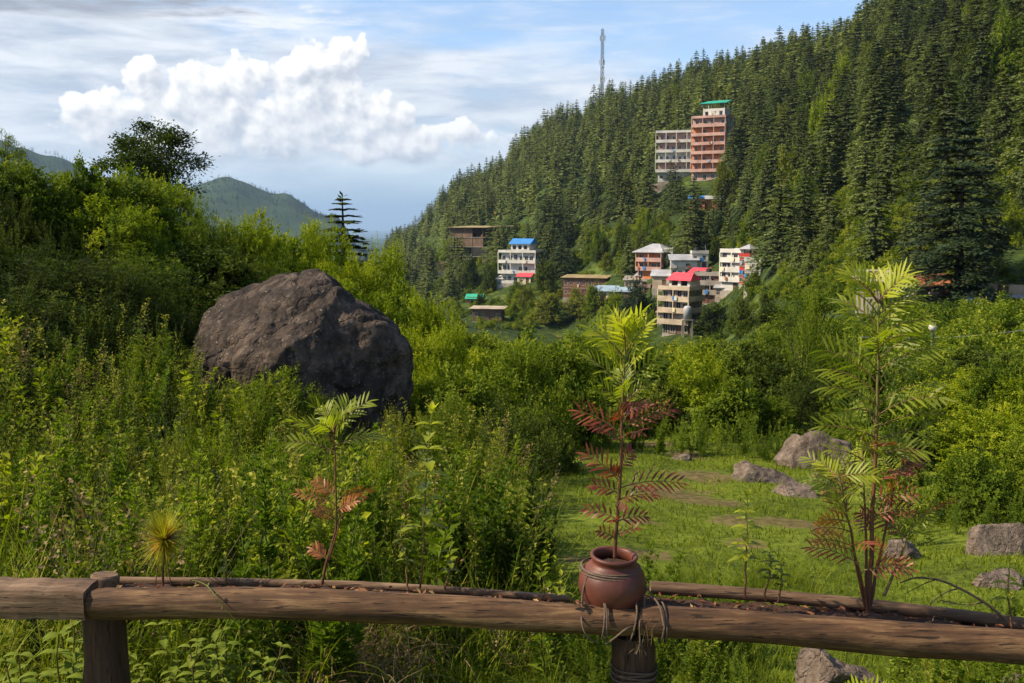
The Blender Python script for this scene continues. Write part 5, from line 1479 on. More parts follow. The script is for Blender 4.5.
for row, azd, rise, L, pairs, ll, tb in [(408, 190, 1.2, .14, 7, .052, .35), (404, 350, 1.1, .14, 7, .052, .4), (398, 265, 1.0, .13, 7, .05, .35), (394, 90, 1.0, .13, 7, .055, .3), (388, 174, .95, .19, 8, .058, .5), (384, 6, .9, .21, 8, .060, .55),
                           (376, 225, 1.1, .15, 8, .06, .6), (372, 310, 1.2, .15, 8, .06, .6), (364, 150, 1.4, .16, 8, .065, .6), (360, 30, 1.5, .16, 8, .065, .65), (356, 183, .9, .18, 8, .066, .7), (352, 340, 1.6, .15, 8, .066, .7),
                           (348, 255, 1.7, .13, 7, .062, .75), (344, 120, 2.0, .12, 7, .06, .75), (342, 195, 2.2, .13, 7, .062, .8), (340, 10, 2.0, .13, 7, .062, .8), (338, 290, 3.0, .10, 6, .055, .85)]:
    lv(pm_, row, azd, rise * 1.3, L * .85, pairs, ll * .92, 0, tb + .2, .5, .0125)
pm_.build("foliage", [LM['tg'], LM['red'], LM['stem']], pot)

def to_o(pts, o): return np.asarray(pts) - o
# cords tying the pot down
tw = MB()
pc_ = o0 + np.array([0, 0, 0])
def ring(c, r, z, n=30, wob=.002, a0=0, a1=2 * math.pi, tilt=0):
    a = np.linspace(a0, a1, n); return np.stack([c[0] + r * np.cos(a), c[1] + r * np.sin(a), c[2] + z + wob * np.sin(a * 3) + tilt * np.cos(a)], 1)
tw.tube(ring(pc_, .110, .163, tilt=-.009), .0034, 6); tw.tube(ring(pc_, .1065, .170, tilt=-.004), .0030, 6); tw.tube(ring(pc_, .1145, .155, tilt=-.008), .0028, 6)
def logc(px):  # axis of the front logs
    return px3(px, np.interp(px, [540, 634, 760], [617, 621, 627]), 3.425)
def logloop(px, r=.071, sl_=.0, rr=.0034, n=26):
    c = logc(px); a = np.linspace(0, 2 * math.pi, n)
    tw.tube(np.stack([c[0] + sl_ * np.sin(a) + .002 * np.sin(a * 2), c[1] - r * np.cos(a), c[2] + r * np.sin(a) * .98], 1), rr, 6)
for px, sl_ in ((602, .004), (605, -.003), (661, .006), (664, -.004), (632, .012)): logloop(px, sl_=sl_)
cl_ = logc(583); cs = [pc_ + np.array([-.085, -.060, .170]), pc_ + np.array([-.112, -.072, .10]), pc_ + np.array([-.112, -.105, .03]), cl_ + np.array([-.012, -.076, .028]), cl_ + np.array([-.004, -.082, -.012]), cl_ + np.array([.018, -.074, -.046]), cl_ + np.array([.05, -.03, -.078])]
def smooth(c, k=24):
    c = np.array(c); t = np.linspace(0, 1, len(c)); q = np.linspace(0, 1, k); P = np.stack([np.interp(q, t, c[:, j]) for j in range(3)], 1)
    for _ in range(5): P[1:-1] = (P[:-2] + 2 * P[1:-1] + P[2:]) / 4
    return P
tw.tube(smooth(cs), .0036, 6)
c2_ = logc(661)
tw.tube(smooth([pc_ + np.array([.078, -.06, .146]), pc_ + np.array([.115, -.05, .12]), pc_ + np.array([.14, -.055, .085]), c2_ + np.array([-.01, -.045, .078]), c2_ + np.array([-.002, -.080, .02])]), .0036, 6)
tw.tube(smooth([pc_ + np.array([.10, -.05, .06]), pc_ + np.array([.075, -.13, -.01]), logc(622) + np.array([.01, -.084, .01]), logc(612) + np.array([0, -.080, -.035]), logc(604) + np.array([0, -.04, -.074])]), .0036, 6)
tw.tube(smooth([pc_ + np.array([.095, -.05, .135]), pc_ + np.array([.12, -.08, .06]), logc(636) + np.array([0, -.074, .03]), logc(637) + np.array([.004, -.076, -.05]), logc(634) + np.array([0, -.075, -.09])]), .003, 6)
pp = px3(634, 670, 3.515)
for k in range(4): tw.tube(ring(pp, .084, -.012 + .011 * k, wob=.003, tilt=.006 * (-1) ** k), .0035, 6)
tag(tw.build("cord", M['twine']), "brown cord wound round the clay pot, the logs and the post", "cord")
fb = MB(); n = 60; c = logc(642) + np.array([0, -.062, .0])
P = c + g8.normal(0, 1, (n, 3)) * np.array([.018, .006, .03]); D = rdir(n, 0, g8) * np.array([.5, .3, 1.0])
fb.blades(P, D, g8.uniform(.03, .08, n), .0022, g8.uniform(-.5, 1.5, n), 4, 0, g8.random(n))
tag(fb.build("frayed_fibre", M['dry']), "frayed straw-coloured fibres at the joint of the two logs", "fibre")

# ------------------------------------------------------------------ plants growing in the soil of the fence
def plant(name, base, label, cat, stems, leaves, mats, extra=None):
    """stems: list of (points, r0, r1, tint0, tint1); leaves(mb) adds foliage"""
    e = empty(name, Vector(base)); tag(e, label, cat); o = np.array(base)
    s_ = MB()
    for pts, r0, r1, t0, t1 in stems:
        s_.tube(pts - o, np.linspace(r0, r1, len(pts)), 6); s_.T[-3 if True else -1] = s_.T[-3]
        s_.T[-3] = np.repeat(np.linspace(t0, t1, len(pts)), 6)
    s_.build("stem", LM['stem'], e)
    f_ = MB(); leaves(f_, o); f_.build("foliage", mats, e)
    return e
def at_row(pts, row, Y):
    z = px3(512, row, Y)[2]; return np.array([np.interp(z, pts[:, 2], pts[:, k]) if k != 2 else z for k in range(3)])
g9 = np.random.default_rng(12)
# tall plant
YT = 3.56; bx = px3(868, 612, YT)
main = np.concatenate([stem_pts(bx, px3(876, 450, YT), 10, .002, 5), stem_pts(px3(876, 450, YT), px3(878, 300, YT), 10, .002, 6)[1:]])
s2 = stem_pts(bx + [-.01, 0, .02], px3(838, 470, YT - .05), 10, .003, 7, 0); s3 = stem_pts(bx + [.01, .01, .02], px3(898, 470, YT + .05), 10, .003, 8)
s4 = stem_pts(px3(884, 596, YT), px3(922, 500, YT), 8, .003, 9); s5 = stem_pts(bx + [0, .02, .02], px3(862, 440, YT + .08), 8, .003, 10)
s6 = stem_pts(bx + [-.005, -.01, .01], px3(852, 540, YT - .03), 8, .002, 10)
def lv2(mb, pts, row, azd, rise, L, pairs, ll, mi, tb, droop=.6, lw=.013, o=0, Y=YT):
    a = R(azd); pinnate(mb, at_row(pts, row, Y) - o, (math.cos(a), math.sin(a), rise), L, pairs, ll, lw, droop, mi, tb, g9, 2)
def tall_leaves(mb, o):
    k = 0
    for row in np.linspace(304, 428, 12):
        for az0 in (0, 180):
            az = az0 + k * 47 % 180 - 90 if k % 3 == 2 else az0 + g9.normal(0, 28)
            t_ = (row - 306) / 119
            lv2(mb, main, row, az, 1.25 - .55 * t_ + g9.normal(0, .12), (.14 + .10 * t_) * g9.uniform(.85, 1.1), 8, .068 * g9.uniform(.85, 1.1), 0, .72 - .25 * t_, .75, .014, o)
            k += 1
    for az in (80, 200, 320, 20, 150): lv2(mb, main, 302, az, 1.4, .13, 7, .070, 0, .85, .5, .013, o)
    for row, az, L in [(438, 176, .20), (442, 8, .20), (452, 240, .15), (456, 340, .16)]: lv2(mb, main, row, az, .5, L, 8, .06, 0, .45, .6, .012, o)
    for row in np.linspace(448, 570, 8): lv2(mb, main, row, g9.uniform(0, 360), .7, g9.uniform(.09, .16), 6, .046, 1, g9.uniform(.3, .75), .6, .011, o)
    for pts, r0, r1, n_ in ((s2, 474, 520, 12), (s3, 474, 530, 9), (s4, 503, 545, 7), (s5, 444, 500, 9), (s6, 543, 570, 4)):
        for row in np.linspace(r0, r1, n_):
            lv2(mb, pts, row, g9.uniform(0, 360), g9.uniform(.4, 1.1), g9.uniform(.10, .17), 7, .050, 0 if g9.random() < (.85 if pts is not s6 else .1) else 1, g9.uniform(.45, .8), .6, .011, o)
    for row, az in ((530, 185), (545, 170), (520, 200)): lv2(mb, s2, row, az, .4, .12, 6, .045, 1, .8, .5, .011, o)
plant("tall_marigold", bx, "tall many-stemmed plant with long feathery leaves growing from the fence soil", "plant",
      [(main, .0095, .003, .1, 1), (s2, .007, .0025, .05, .8), (s3, .007, .0025, .05, .8), (s4, .006, .002, .6, .9), (s5, .006, .0025, .1, .8), (s6, .004, .002, .1, .3)], tall_leaves, [LM['tg'], LM['red'], LM['stem']])
# slimmer one left
YM = 3.62; b3 = px3(322, 584, YM)
ms = np.concatenate([stem_pts(b3, px3(336, 530, YM), 6, .002, 15), stem_pts(px3(336, 530, YM), px3(334, 428, YM), 8, .002, 16)[1:]])
b3b = stem_pts(px3(329, 560, YM), px3(345, 505, YM), 6, .002, 17)
def ml(mb, o):
    for row, az, rise, L in [(452, 178, .45, .19), (446, 5, .4, .20), (442, 182, .75, .20), (438, 200, .8, .14), (436, 300, .9, .14), (434, 250, .8, .13), (433, 120, 1.0, .15), (432, 18, 1.1, .19), (430, 60, 1.2, .15), (429, 160, 1.2, .14), (428, 340, 1.4, .12)]:
        a = R(az); pinnate(mb, at_row(ms, row, YM) - o, (math.cos(a), math.sin(a), rise * 1.15), L * .85, 8, .050, .012, .6, 0, .62, g9, 2)
    for row, az, rise, L in [(505, 178, .55, .15), (500, 10, .5, .12), (515, 20, .9, .11), (520, 200, .9, .08), (512, 330, .9, .10), (498, 160, .9, .10), (560, 160, .9, .07)]:
        a = R(az); pinnate(mb, at_row(ms, row, YM) - o, (math.cos(a), math.sin(a), rise), L, 7, .032, .010, .5, 1, .75, g9, 2)
plant("slender_marigold", b3, "slender single-stemmed plant with rust-red lower leaves growing behind the left log", "plant", [(ms, .006, .0026, .1, .45), (b3b, .004, .002, .3, .5)], ml, [LM['tg'], LM['red'], LM['stem']])

def ovate(mb, base, d, L, Wd, mi, tb, g, droop=.5):
    """a broad pointed leaf, two rows wide"""
    d = nrm(np.array(d, float)); sd = nrm(np.cross(d, [0, 0, 1.0]) + 1e-4); n = 6; V = []; p = np.array(base, float); dd = d.copy()
    for k in range(n + 1):
        u = k / n; w_ = Wd / 2 * max(.02, math.sin(math.pi * u ** .8) ** .85) * (1 + (.10 if k % 2 else -.06)); up = np.cross(sd, dd)
        V += [p + sd * w_ + up * w_ * .35, p - up * 0, p - sd * w_ + up * w_ * .35]
        dd = dd.copy(); dd[2] -= droop / n; dd = nrm(dd); p = p + dd * L / n
    mb.add(V, [(3 * k + j, 3 * k + j + 1, 3 * k + j + 4, 3 * k + j + 3) for k in range(n) for j in (0, 1)], mi, np.clip(tb + g.normal(0, .06), 0, 1), True)
def herb(base_px, base_row, top_px, top_row, Y, pairs, L, Wd, label, name="leafy_herb", tb=.6, seed=0, lowrow=None, cat="plant", taper=.5, yellow=False):
    b = px3(base_px, base_row, Y); pts = stem_pts(b, px3(top_px, top_row, Y), 12, .003, seed); g = np.random.default_rng(seed)
    def lf(mb, o):
        for k in range(pairs):
            u = .28 + .72 * (k + 1) / pairs; i_ = u * (len(pts) - 1); a = int(min(i_, len(pts) - 2)); p_ = pts[a] + (pts[a + 1] - pts[a]) * (i_ - a)
            for s_ in (0, 1):
                az = k * 1.57 + s_ * math.pi + g.normal(0, .25); f_ = 1 - taper * max(0, (u - .65) / .35)
                ovate(mb, p_ - o, (math.cos(az), math.sin(az), .35 + .9 * max(0, u - .7)), L * f_ * g.uniform(.8, 1.1), Wd * f_, 0, tb + .25 * (u - .6) + (.4 if yellow and k == 1 else 0), g, .9)
        for q in range(4): ovate(mb, pts[-1] - o, (math.cos(q * 1.6), math.sin(q * 1.6), 1.6), L * .45, Wd * .4, 0, tb + .25, g, .3)
    return plant(name, b, label, cat, [(pts, .0045, .002, .5, 1)], lf, [LM['tg'], LM['red'], LM['stem']])
herb(420, 588, 432, 412, 3.64, 10, .105, .050, "upright herb with broad paired leaves rising from the middle of the left log", seed=21, tb=.78)
herb(408, 590, 402, 520, 3.62, 5, .05, .022, "little pale herb left of the foot of the broad-leaved herb", seed=22, tb=.7)
herb(446, 590, 452, 545, 3.62, 4, .05, .024, "little herb right of the foot of the broad-leaved herb", seed=23, tb=.55)
herb(745, 598, 747, 496, 3.58, 9, .078, .036, "small single-stemmed herb with one yellow leaf right of the clay pot", seed=24, yellow=True, tb=.75)
herb(766, 600, 770, 548, 3.58, 8, .055, .026, "low bushy herb just right of the herb with the yellow leaf", seed=25, tb=.45)
herb(778, 602, 783, 562, 3.56, 6, .045, .022, "tiny sprig at the foot of the low bushy herb", seed=26, tb=.5)
herb(1012, 628, 1010, 560, 3.55, 6, .06, .03, "leafy sapling at the right end of the soil, leaves yellow-green", seed=27, tb=.75, yellow=True)
herb(228, 588, 224, 556, 3.66, 4, .045, .02, "tiny weed sprouting behind the left log near its end", seed=28, tb=.6)
herb(576, 604, 560, 584, 3.40, 3, .035, .022, "small sprig leaning on the log left of the pot", seed=29, tb=.65)
# spiky tuft
YS = 3.62; b4 = px3(163, 586, YS); tp = px3(164, 540, YS)
def spk(mb, o):
    n = 420; D = rdir(n, .45, g9); P = np.repeat((tp - o)[None], n, 0) + D * .006
    mb.blades(P, D, g9.uniform(.09, .155, n), .0042, g9.uniform(-.1, .5, n), 4, 0, g9.uniform(.15, .75, n), 'grass')
    n = 190; D = rdir(n, .7, g9); mb.blades(np.repeat((tp - o)[None], n, 0), D, g9.uniform(.05, .11, n), .0042, .1, 3, 1, g9.uniform(.7, 1, n))
LM['spike'] = leaf_mat("spiky_leaf", [(0, (.10, .13, .01)), (.5, (.30, .29, .02)), (1, (.58, .46, .03))], .45, .5, 0)
LM['spikec'] = leaf_mat("spiky_leaf_core", [(0, (.25, .10, .02)), (1, (.50, .20, .03))], .3, .5, 0)
plant("spiky_seedling", b4, "spiky yellow-green seedling like a firework with an orange heart", "plant", [(stem_pts(b4, tp, 6, .001, 2), .005, .004, .3, .5), (stem_pts(b4 + [-.03, 0, 0], tp + [-.005, 0, -.01], 6, .001, 3), .002, .002, .3, .5), (stem_pts(b4 + [.03, 0, 0], tp + [.005, 0, -.02], 6, .001, 4), .002, .002, .3, .5)], spk, [LM['spike'], LM['spikec'], LM['stem']])
# dry arched twig and a trailing creeper
tg_ = MB(); YW = 3.5
tg_.tube(smooth([px3(1008, 622, YW), px3(988, 604, YW), px3(960, 588, YW), px3(938, 579, YW), px3(915, 577, YW), px3(900, 583, YW)], 30), np.linspace(.0065, .0025, 30), 6)
tg_.tube(smooth([px3(960, 588, YW), px3(945, 592, YW - .05), px3(930, 604, YW - .06)], 12), np.linspace(.003, .0015, 12), 5)
tg_.tube(smooth([px3(985, 602, YW), px3(965, 606, YW + .05), px3(940, 600, YW + .05)], 12), np.linspace(.003, .0015, 12), 5)
tg_.tube(smooth([px3(938, 579, YW), px3(925, 583, YW), px3(905, 594, YW + .03)], 12), np.linspace(.0025, .0012, 12), 5)
tag(tg_.build("dry_twig", M['bark']), "dead brown twig arching over the soil near the right edge", "twig")
cr_ = MB(); c_ = smooth([px3(190, 580, 3.6), px3(205, 583, 3.5), px3(213, 592, 3.395), px3(222, 604, 3.385), px3(236, 622, 3.38), px3(250, 634, 3.38)], 24)
cr_.tube(c_, np.linspace(.003, .0012, 24), 5, 0, .6); k_ = np.arange(2, 24, 2)
cr_.kites(c_[k_], rdir(len(k_), 0, g9), rdir(len(k_), .5, g9), .018, .010, 0, .9)
tag(cr_.build("trailing_creeper", M['stem_green']), "thin creeper trailing down over the front of the left log", "creeper")

# ------------------------------------------------------------------ weeds and grass
def weed_feather(h, seed):
    g = np.random.default_rng(seed); m = MB(); ns_ = g.integers(3, 6)
    for s_ in range(ns_):
        top = np.array([g.normal(0, .16), g.normal(0, .16), h * g.uniform(.7, 1.05)]); pts = stem_pts([g.normal(0, .04), g.normal(0, .04), -.05], top, 8, .012, seed * 7 + s_)
        m.tube(pts, np.linspace(.005, .002, 8), 4, 1, .5, cap=False)
        n = 75; u = g.uniform(.12, 1, n); idx = u * 7; a = np.minimum(idx.astype(int), 6); P = pts[a] + (pts[a + 1] - pts[a]) * (idx - a)[:, None]
        az = np.arange(n) * 2.4; D = np.stack([np.cos(az), np.sin(az), .5 + .8 * u], 1)
        Lb = .085 * (1.15 - .7 * u) * g.uniform(.6, 1.2, n)
        # each leaf is a sprig of four leaflets
        for q in range(5):
            off = (q - 2) * .42; c, s__ = math.cos(off), math.sin(off); Dq = np.stack([D[:, 0] * c - D[:, 1] * s__, D[:, 0] * s__ + D[:, 1] * c, D[:, 2]], 1)
            m.kites(P + nrm(D) * (Lb * .3)[:, None], Dq + g.normal(0, .15, D.shape), np.array([0, 0, 1.]) + g.normal(0, .35, D.shape), Lb * (1 - .12 * abs(q - 2)), Lb * .26, 0, np.clip(.38 + .3 * u + g.normal(0, .06, n), 0, 1), .5, .1, .1)
    return m
def weed_broad(h, seed, L=.07):
    g = np.random.default_rng(seed); m = MB()
    for s_ in range(g.integers(2, 5)):
        top = np.array([g.normal(0, .14), g.normal(0, .14), h * g.uniform(.7, 1.0)]); pts = stem_pts([g.normal(0, .05), g.normal(0, .05), -.05], top, 8, .01, seed * 7 + s_)
        m.tube(pts, np.linspace(.005, .002, 8), 4, 1, .6, cap=False)
        n = 46; u = g.uniform(.15, 1, n); idx = u * 7; a = np.minimum(idx.astype(int), 6); P = pts[a] + (pts[a + 1] - pts[a]) * (idx - a)[:, None]
        az = g.uniform(0, 6.28, n); D = np.stack([np.cos(az), np.sin(az), .25 + .6 * u], 1); Ls = L * (1.2 - .6 * u) * g.uniform(.7, 1.2, n)
        m.kites(P + nrm(D) * .01, D, np.array([0, 0, 1.]) + g.normal(0, .3, D.shape), Ls, Ls * .48, 0, np.clip(.36 + .3 * u + g.normal(0, .08, n), 0, 1), .42, .14, .18)
    return m
def weed_grass(h, seed, n=46, w_=.007):
    g = np.random.default_rng(seed); m = MB(); D = np.stack([g.normal(0, .38, n), g.normal(0, .38, n), np.ones(n)], 1)
    P = np.stack([g.normal(0, .05, n), g.normal(0, .05, n), np.full(n, -.02)], 1)
    m.blades(P, D, h * g.uniform(.6, 1.2, n), w_ * g.uniform(.6, 1.2, n), g.uniform(.3, 2.2, n), 5, 0, np.clip(g.normal(.55, .14, n), 0, 1))
    return m
def weed_twiggy(h, seed):
    """upright wands set with tiny round leaves"""
    g = np.random.default_rng(seed); m = MB()
    for s_ in range(g.integers(3, 6)):
        top = np.array([g.normal(0, .20), g.normal(0, .20), h * g.uniform(.6, 1.1)]); pts = stem_pts([0, 0, -.05], top, 8, .012, seed * 9 + s_)
        m.tube(pts, np.linspace(.005, .0015, 8), 4, 1, .4, cap=False)
        n = 120; u = g.uniform(.15, 1, n); idx = u * 7; a = np.minimum(idx.astype(int), 6); P = pts[a] + (pts[a + 1] - pts[a]) * (idx - a)[:, None]
        off = rdir(n, .2, g); r_ = g.uniform(0, .10, n) * (1.1 - .8 * u)
        m.kites(P + off * r_[:, None], off, rdir(n, 1.2, g), .034 * g.uniform(.6, 1.2, n), .018, 0, np.clip(.45 + .3 * u + g.normal(0, .09, n), 0, 1), .5, .1)
    return m
def spread(name, label, mats, templates, n, px, rr_, sc_, dt=0.0, seed=1, cond=None, tilt=.08, cat="weeds"):
    g = np.random.default_rng(seed); pxv = g.uniform(px[0], px[1], n * 2); rv = np.sqrt(g.uniform(rr_[0] ** 2, rr_[1] ** 2, n * 2))
    tt_ = np.array([pxaz(v) for v in pxv]); x_ = np.sin(tt_) * rv; y_ = np.cos(tt_) * rv; z_ = H(x_, y_)
    k = np.ones(len(x_), bool) if cond is None else cond(pxv, rv, x_, y_)
    k = np.nonzero(k)[0][:n]; x_, y_, z_ = x_[k], y_[k], z_[k]; nn = len(k)
    mb = MB(); cl_ = (fbm(np.stack([x_, y_, 0 * x_], 1) * .9, 3, seed) - .5) * .8
    hv = .7 + .6 * fbm(np.stack([x_, y_, 0 * x_], 1) * .55, 2, seed + 5)
    scatter(mb, templates, np.stack([x_, y_, z_], 1), g.uniform(sc_[0], sc_[1], nn) * hv, g.uniform(0, 6.28, nn), cl_ + g.normal(dt, .13, nn), tilt)
    return tag(mb.build(name, mats), label, cat, kind='stuff')
def fmask(px, r, x, y):     # keep the open grass and the boulder's foot free
    edge = np.interp(r, [4, 6, 8, 10, 13], [600, 548, 525, 520, 490]) + 16 * np.sin(r * 3.1)
    rockfoot = ((px > 180) & (px < 420) & (r > 12.0)) | ((px > 335) & (px < 425) & (r > 9.0))
    return (px < edge) & ~rockfoot
TF = [weed_feather(.95, 500 + k) for k in range(6)]; TB = [weed_broad(.7, 520 + k) for k in range(5)]; TG = [weed_grass(.55, 540 + k) for k in range(5)]; TT = [weed_twiggy(1.0, 560 + k) for k in range(5)]
M['weed_fresh'] = leaf_mat("weed_fresh", [(0, (.024, .044, .006)), (.4, (.085, .140, .010)), (.75, (.175, .245, .018)), (1, (.31, .35, .04))], .4)
M['weed_dusky'] = leaf_mat("weed_dusky", [(0, (.020, .030, .012)), (.4, (.060, .080, .030)), (.75, (.13, .15, .055)), (1, (.26, .20, .09))], .3)
TL = [weed_broad(.8, 590 + k, .125) for k in range(4)]
ML_ = [M['weed_fresh'], M['stem_green']]
spread("weeds", "feathery tall weeds crowding behind the left half of the log rail", ML_, TF, 200, (-60, 720), (4.35, 13), (.5, 1.05), 0, 31, fmask)
spread("weeds", "large-leaved pale weeds standing among the smaller ones", [M['leaf_bright'], M['stem_green']], TL, 60, (-60, 620), (4.6, 12), (.6, 1.1), -.14, 41, fmask)
spread("weeds", "dusky green wiry weeds making dark pockets on the left", [M['weed_dusky'], M['stem_green']], TT + TB, 110, (-60, 560), (4.6, 13), (.5, 1.0), -.1, 42, fmask)
spread("weeds", "dark drooping undergrowth beneath the tall hedge", [M['leaf_dark'], M['stem_green']], TF, 260, (-90, 240), (12, 19.5), (.5, 1.0), -.05, 43, lambda px, r, x, y: ~((px > 185) & (r < 15.5)))  # dark leaf colour carries the shade lying over this bank
spread("weeds", "broad-leaved weeds mixed among the feathery ones", [M['leaf_mid'], M['stem_green']], TB, 190, (-60, 720), (4.3, 13), (.55, 1.1), .05, 32, fmask)
spread("weeds", "wiry small-leaved weeds with pale tips on the left slope", [M['leaf_olive'], M['stem_green']], TT, 170, (-60, 600), (5, 13.5), (.55, 1.15), .06, 33, fmask)
spread("dry_stalks", "dry brown stalks scattered among the green weeds", [M['dry'], M['stem_green']], [weed_twiggy(.9, 580), weed_grass(.7, 581, 30, .005)], 70, (-60, 560), (4.6, 13), (.6, 1.1), -.1, 39, fmask)
spread("long_grass", "long arching grass blades among the weeds", [M['grass'], M['stem_green']], TG, 420, (-60, 760), (4.2, 13), (.7, 1.5), .1, 34, fmask, .1, "grass")
# lower growth on the right, below and just past the rail
def rmask(px, r, x, y): return ~((px > 775) & (px < 905) & (r < 7.5)) & (fbm(np.stack([x, y, 0 * x], 1) * .9, 3, 44) > np.interp(r, [4.2, 6, 9], [.30, .46, .60]))
spread("low_weeds", "low mixed weeds in the grass just past the right part of the rail", ML_, TF + TB, 170, (560, 1120), (4.2, 7.2), (.2, .42), .05, 35, rmask)
spread("low_grass", "tufts of longer grass in the meadow near the rail", [M['grass'], M['stem_green']], TG, 330, (520, 1120), (4.1, 8.5), (.2, .5), .02, 36, rmask, .1, "grass")
spread("fence_weeds", "feathery weeds standing just behind the right logs", ML_, TF + TB, 46, (640, 1080), (4.15, 5.4), (.32, .62), .08, 45, lambda px, r, x, y: (fbm(np.stack([x, y, 0 * x], 1) * 2.2, 2, 46) > .48) & ~((px > 770) & (px < 915)))
def emask(px, r, x, y): return ((r > 16.0) & (r < 17.5)) | ((px > 900) & (r > 10.5) & (r < 13))
spread("edge_weeds", "rough weeds fringing the open grass at the foot of the bushes", ML_, TF + TB + TT, 380, (520, 1120), (9.5, 17.5), (.3, .7), 0, 37, emask)
# weeds over the slope at the foot of the hedge and before the boulder
def hmask(px, r, x, y): return ((px < 185) & (r < 12.3)) | ((px >= 185) & (px < 330) & (r > 10.5) & (r < 12.2)) | ((px > 400) & (px < 480) & (r < 15))
spread("slope_weeds", "tangled weeds on the bank below the hedge", [M['leaf_mid'], M['stem_green']], TF + TT, 230, (-60, 480), (10.5, 17), (.45, .9), 0, 38, hmask)
# short meadow grass
g10 = np.random.default_rng(99); n = 120000
pxv = g10.uniform(-40, 1120, n); rv = 4.0 + 14.5 * g10.random(n) ** 1.25; tt_ = np.arctan((pxv - 512) / F * math.cos(PITCH) * 1.0137)
x_ = np.sin(tt_) * rv; y_ = np.cos(tt_) * rv
k = (pxv > np.interp(rv, [4, 9, 18], [0, 430, 430]))
dn = np.full(n, -9.0)
for p_, sx, sy in DPTS: dn = np.maximum(dn, 1 - np.sqrt(((x_ - p_.x) / sx) ** 2 + ((y_ - p_.y) / sy) ** 2))
pn = np.stack([x_, y_, 0 * x_], 1)
pat = fbm(pn * 1.1, 4, 71)
k &= (dn < -.1 + (pat - .5) * 1.5) & (pat > .30 + .1 * g10.random(n))
x_, y_, rv, pat = x_[k], y_[k], rv[k], pat[k]; n = len(x_)
P = np.stack([x_, y_, H(x_, y_) - .005], 1); D = np.stack([g10.normal(0, .45, n), g10.normal(0, .45, n), np.ones(n)], 1)
mg = MB(); mg.blades(P, D, (.035 + .09 * g10.random(n) ** 2) * (.5 + 1.1 * pat), .0085 * np.interp(rv, [4, 18], [.7, 1.9]), g10.uniform(.2, 1.6, n), 2, 0, np.clip(.25 + .55 * pat + g10.normal(0, .12, n), 0, 1))
tag(mg.build("meadow_grass", M['grass']), "short grazed grass covering the open meadow", "grass", kind='stuff')

# nettle-like plants under the left part of the rail, each a plant of its own
def nettle(h, seed):
    g = np.random.default_rng(seed); m = MB()
    for s_ in range(4):
        pts = stem_pts([g.normal(0, .05), g.normal(0, .05), -.1], [g.normal(0, .12), g.normal(0, .12), h * g.uniform(.75, 1)], 8, .008, seed + s_)
        m.tube(pts, np.linspace(.006, .003, 8), 5, 1, .8, cap=False)
        for k in range(7):
            u = .25 + .75 * k / 6; i_ = u * 7; a = min(int(i_), 6); p_ = pts[a] + (pts[a + 1] - pts[a]) * (i_ - a)
            for q in (0, 1):
                az = k * 1.57 + q * math.pi + g.normal(0, .3); ovate(m, p_, (math.cos(az), math.sin(az), .5), .13 * (1.15 - .55 * u) * g.uniform(.8, 1.2), .062 * (1.1 - .5 * u), 0, .45 + .3 * u, g, 1.1)
    return m
NM = leaf_mat("nettle_leaf", [(0, (.045, .070, .010)), (.5, (.12, .17, .018)), (1, (.24, .28, .04))], .35, .7, .1, .1)
nt = [nettle(.55, 600 + k).mesh("nettle", [NM, M['stem_green']]) for k in range(3)]
for k, (px, r_, top, lab) in enumerate([(8, 4.05, 652, "broad-leaved plant at the bottom left corner"), (52, 4.1, 630, "broad-leaved plant just left of the thick post"), (84, 4.3, 650, "low broad-leaved plant half behind the thick post"),
                                (168, 4.1, 638, "broad-leaved plant just right of the thick post"), (205, 4.2, 626, "tallest broad-leaved plant under the left log"), (240, 4.0, 645, "broad-leaved plant with pale serrated leaves under the left log"), (136, 4.2, 662, "short broad-leaved plant beside the post's right side")]):
    p_ = gr(px, r_); h_ = abs(at(px, top, p_.y).z - p_.z)
    o = bpy.data.objects.new("leafy_plant", nt[k % 3]); col.objects.link(o); o.location = p_; o.rotation_euler = (0, 0, k * 1.1); s_ = h_ / .55; o.scale = (s_ * 1.05, s_ * 1.05, s_)
    tag(o, lab, "plant")
# straw heap
sh = MB(); n = 620; c = np.array(gr(365, 4.6)); P = c + g9.normal(0, 1, (n, 3)) * np.array([.20, .15, .03]) + np.array([0, 0, .12]); D = rdir(n, .4, g9)
sh.blades(P, D, g9.uniform(.12, .42, n), .0038, g9.uniform(.2, 2.2, n), 5, 0, g9.random(n))
tag(sh.build("straw", M['dry']), "heap of dry brown straw lying below the middle of the left log", "straw", kind='stuff')
# low rounded bushes among the weeds
g11 = np.random.default_rng(123); k = 0
while k < 46:
    px = g11.uniform(175, 560); r_ = math.sqrt(g11.uniform(5.2 ** 2, 11.5 ** 2))
    if px > np.interp(r_, [5, 8, 11], [540, 520, 500]): continue
    p_ = gr(px, r_); h_ = g11.uniform(.5, .95) * (1 if r_ > 6 else .8); w_ = g11.uniform(.5, .9)
    top = 222 - (p_.z + h_) / p_.y * F
    put_shrub(px, r_, top, w_ * F / p_.y, ['small', 'small', 'fine', 'broad'][g11.integers(4)], ['leaf_bright', 'leaf_mid', 'leaf_bright', 'leaf_olive'][g11.integers(4)],
              "low rounded bush among the weeds behind the log rail", "low rounded bushes behind the log rail", sink=.05)
    k += 1
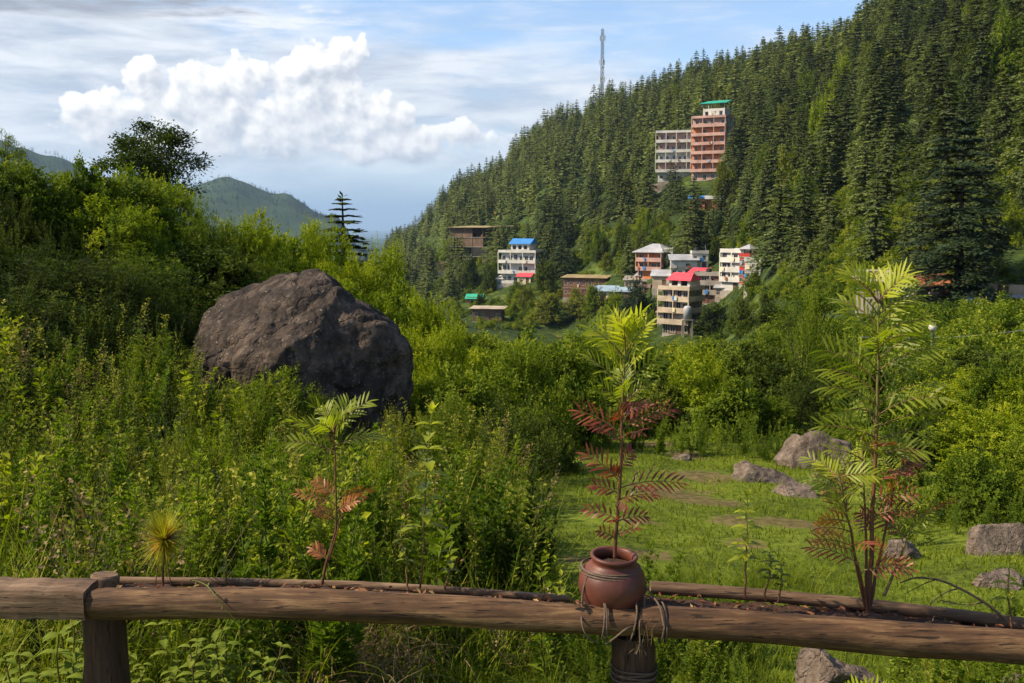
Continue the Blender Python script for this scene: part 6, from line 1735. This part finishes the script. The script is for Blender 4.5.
# pale taller wands standing out of the weeds
WD = [weed_twiggy(1.25, 700 + k).mesh("tall_weed", [M['leaf_olive'], M['stem_green']]) for k in range(3)]
for k, (px, r_, top, lab) in enumerate([(128, 8.8, 358, "tall wiry weed standing up left of the boulder"), (185, 9.0, 345, "tallest wiry weed, its tip against the boulder's left end"), (232, 8.5, 388, "wiry weed in front of the boulder's left part"), (70, 9.2, 395, "wiry weed at the far left slope foot"),
                                 (45, 8.6, 392, "wiry weed leaning at the left picture edge"), (155, 7.8, 400, "wiry weed between the two tallest ones"), (720, 16.5, 430, "wiry weed at the back of the meadow"), (930, 11.5, 492, "stalky weed before the rounded bush")]):
    p_ = gr(px, r_); h_ = abs(at(px, top, p_.y).z - p_.z)
    o = bpy.data.objects.new("tall_weed", WD[k % 3]); col.objects.link(o); o.location = p_; o.rotation_euler = (0, 0, k * 2.1); s_ = h_ / 1.25; o.scale = (s_ * .6, s_ * .6, s_); tag(o, lab, "weed")
# bushes right in front of the boulder
put_shrub(262, 11.8, 350, 130, 'fine', 'leaf_mid', "bright feathery bush covering the boulder's foot", v=0)
put_shrub(215, 12.2, 385, 90, 'broad', 'leaf_dark', "dark bush at the left foot of the boulder")
put_shrub(320, 11.6, 395, 80, 'small', 'leaf_mid', "low light bush against the middle of the boulder")
put_shrub(445, 10.6, 430, 90, 'small', 'leaf_bright', "yellow-green bush right of the boulder's foot")
put_shrub(395, 9.6, 462, 110, 'small', 'leaf_bright', "low yellow-green bush before the boulder's right end")
put_shrub(495, 9.0, 482, 110, 'small', 'leaf_bright', "low yellow-green bush bordering the open grass")
put_shrub(520, 6.6, 545, 90, 'small', 'leaf_mid', "small leafy bush just beyond the left log's far end")
# fern at lower right
fn = MB(); 
for k in range(16):
    a = k * 2.4; pinnate(fn, (0, 0, 0), (math.cos(a), math.sin(a), .9), g9.uniform(.25, .42), 14, .06, .016, 1.4, 0, .5, g9, 1, .1)
tag(fn.build("fern", [M['leaf_bright'], M['stem_green']], None, gr(925, 4.35)), "green fern under the rail right of the big pale rock", "fern")
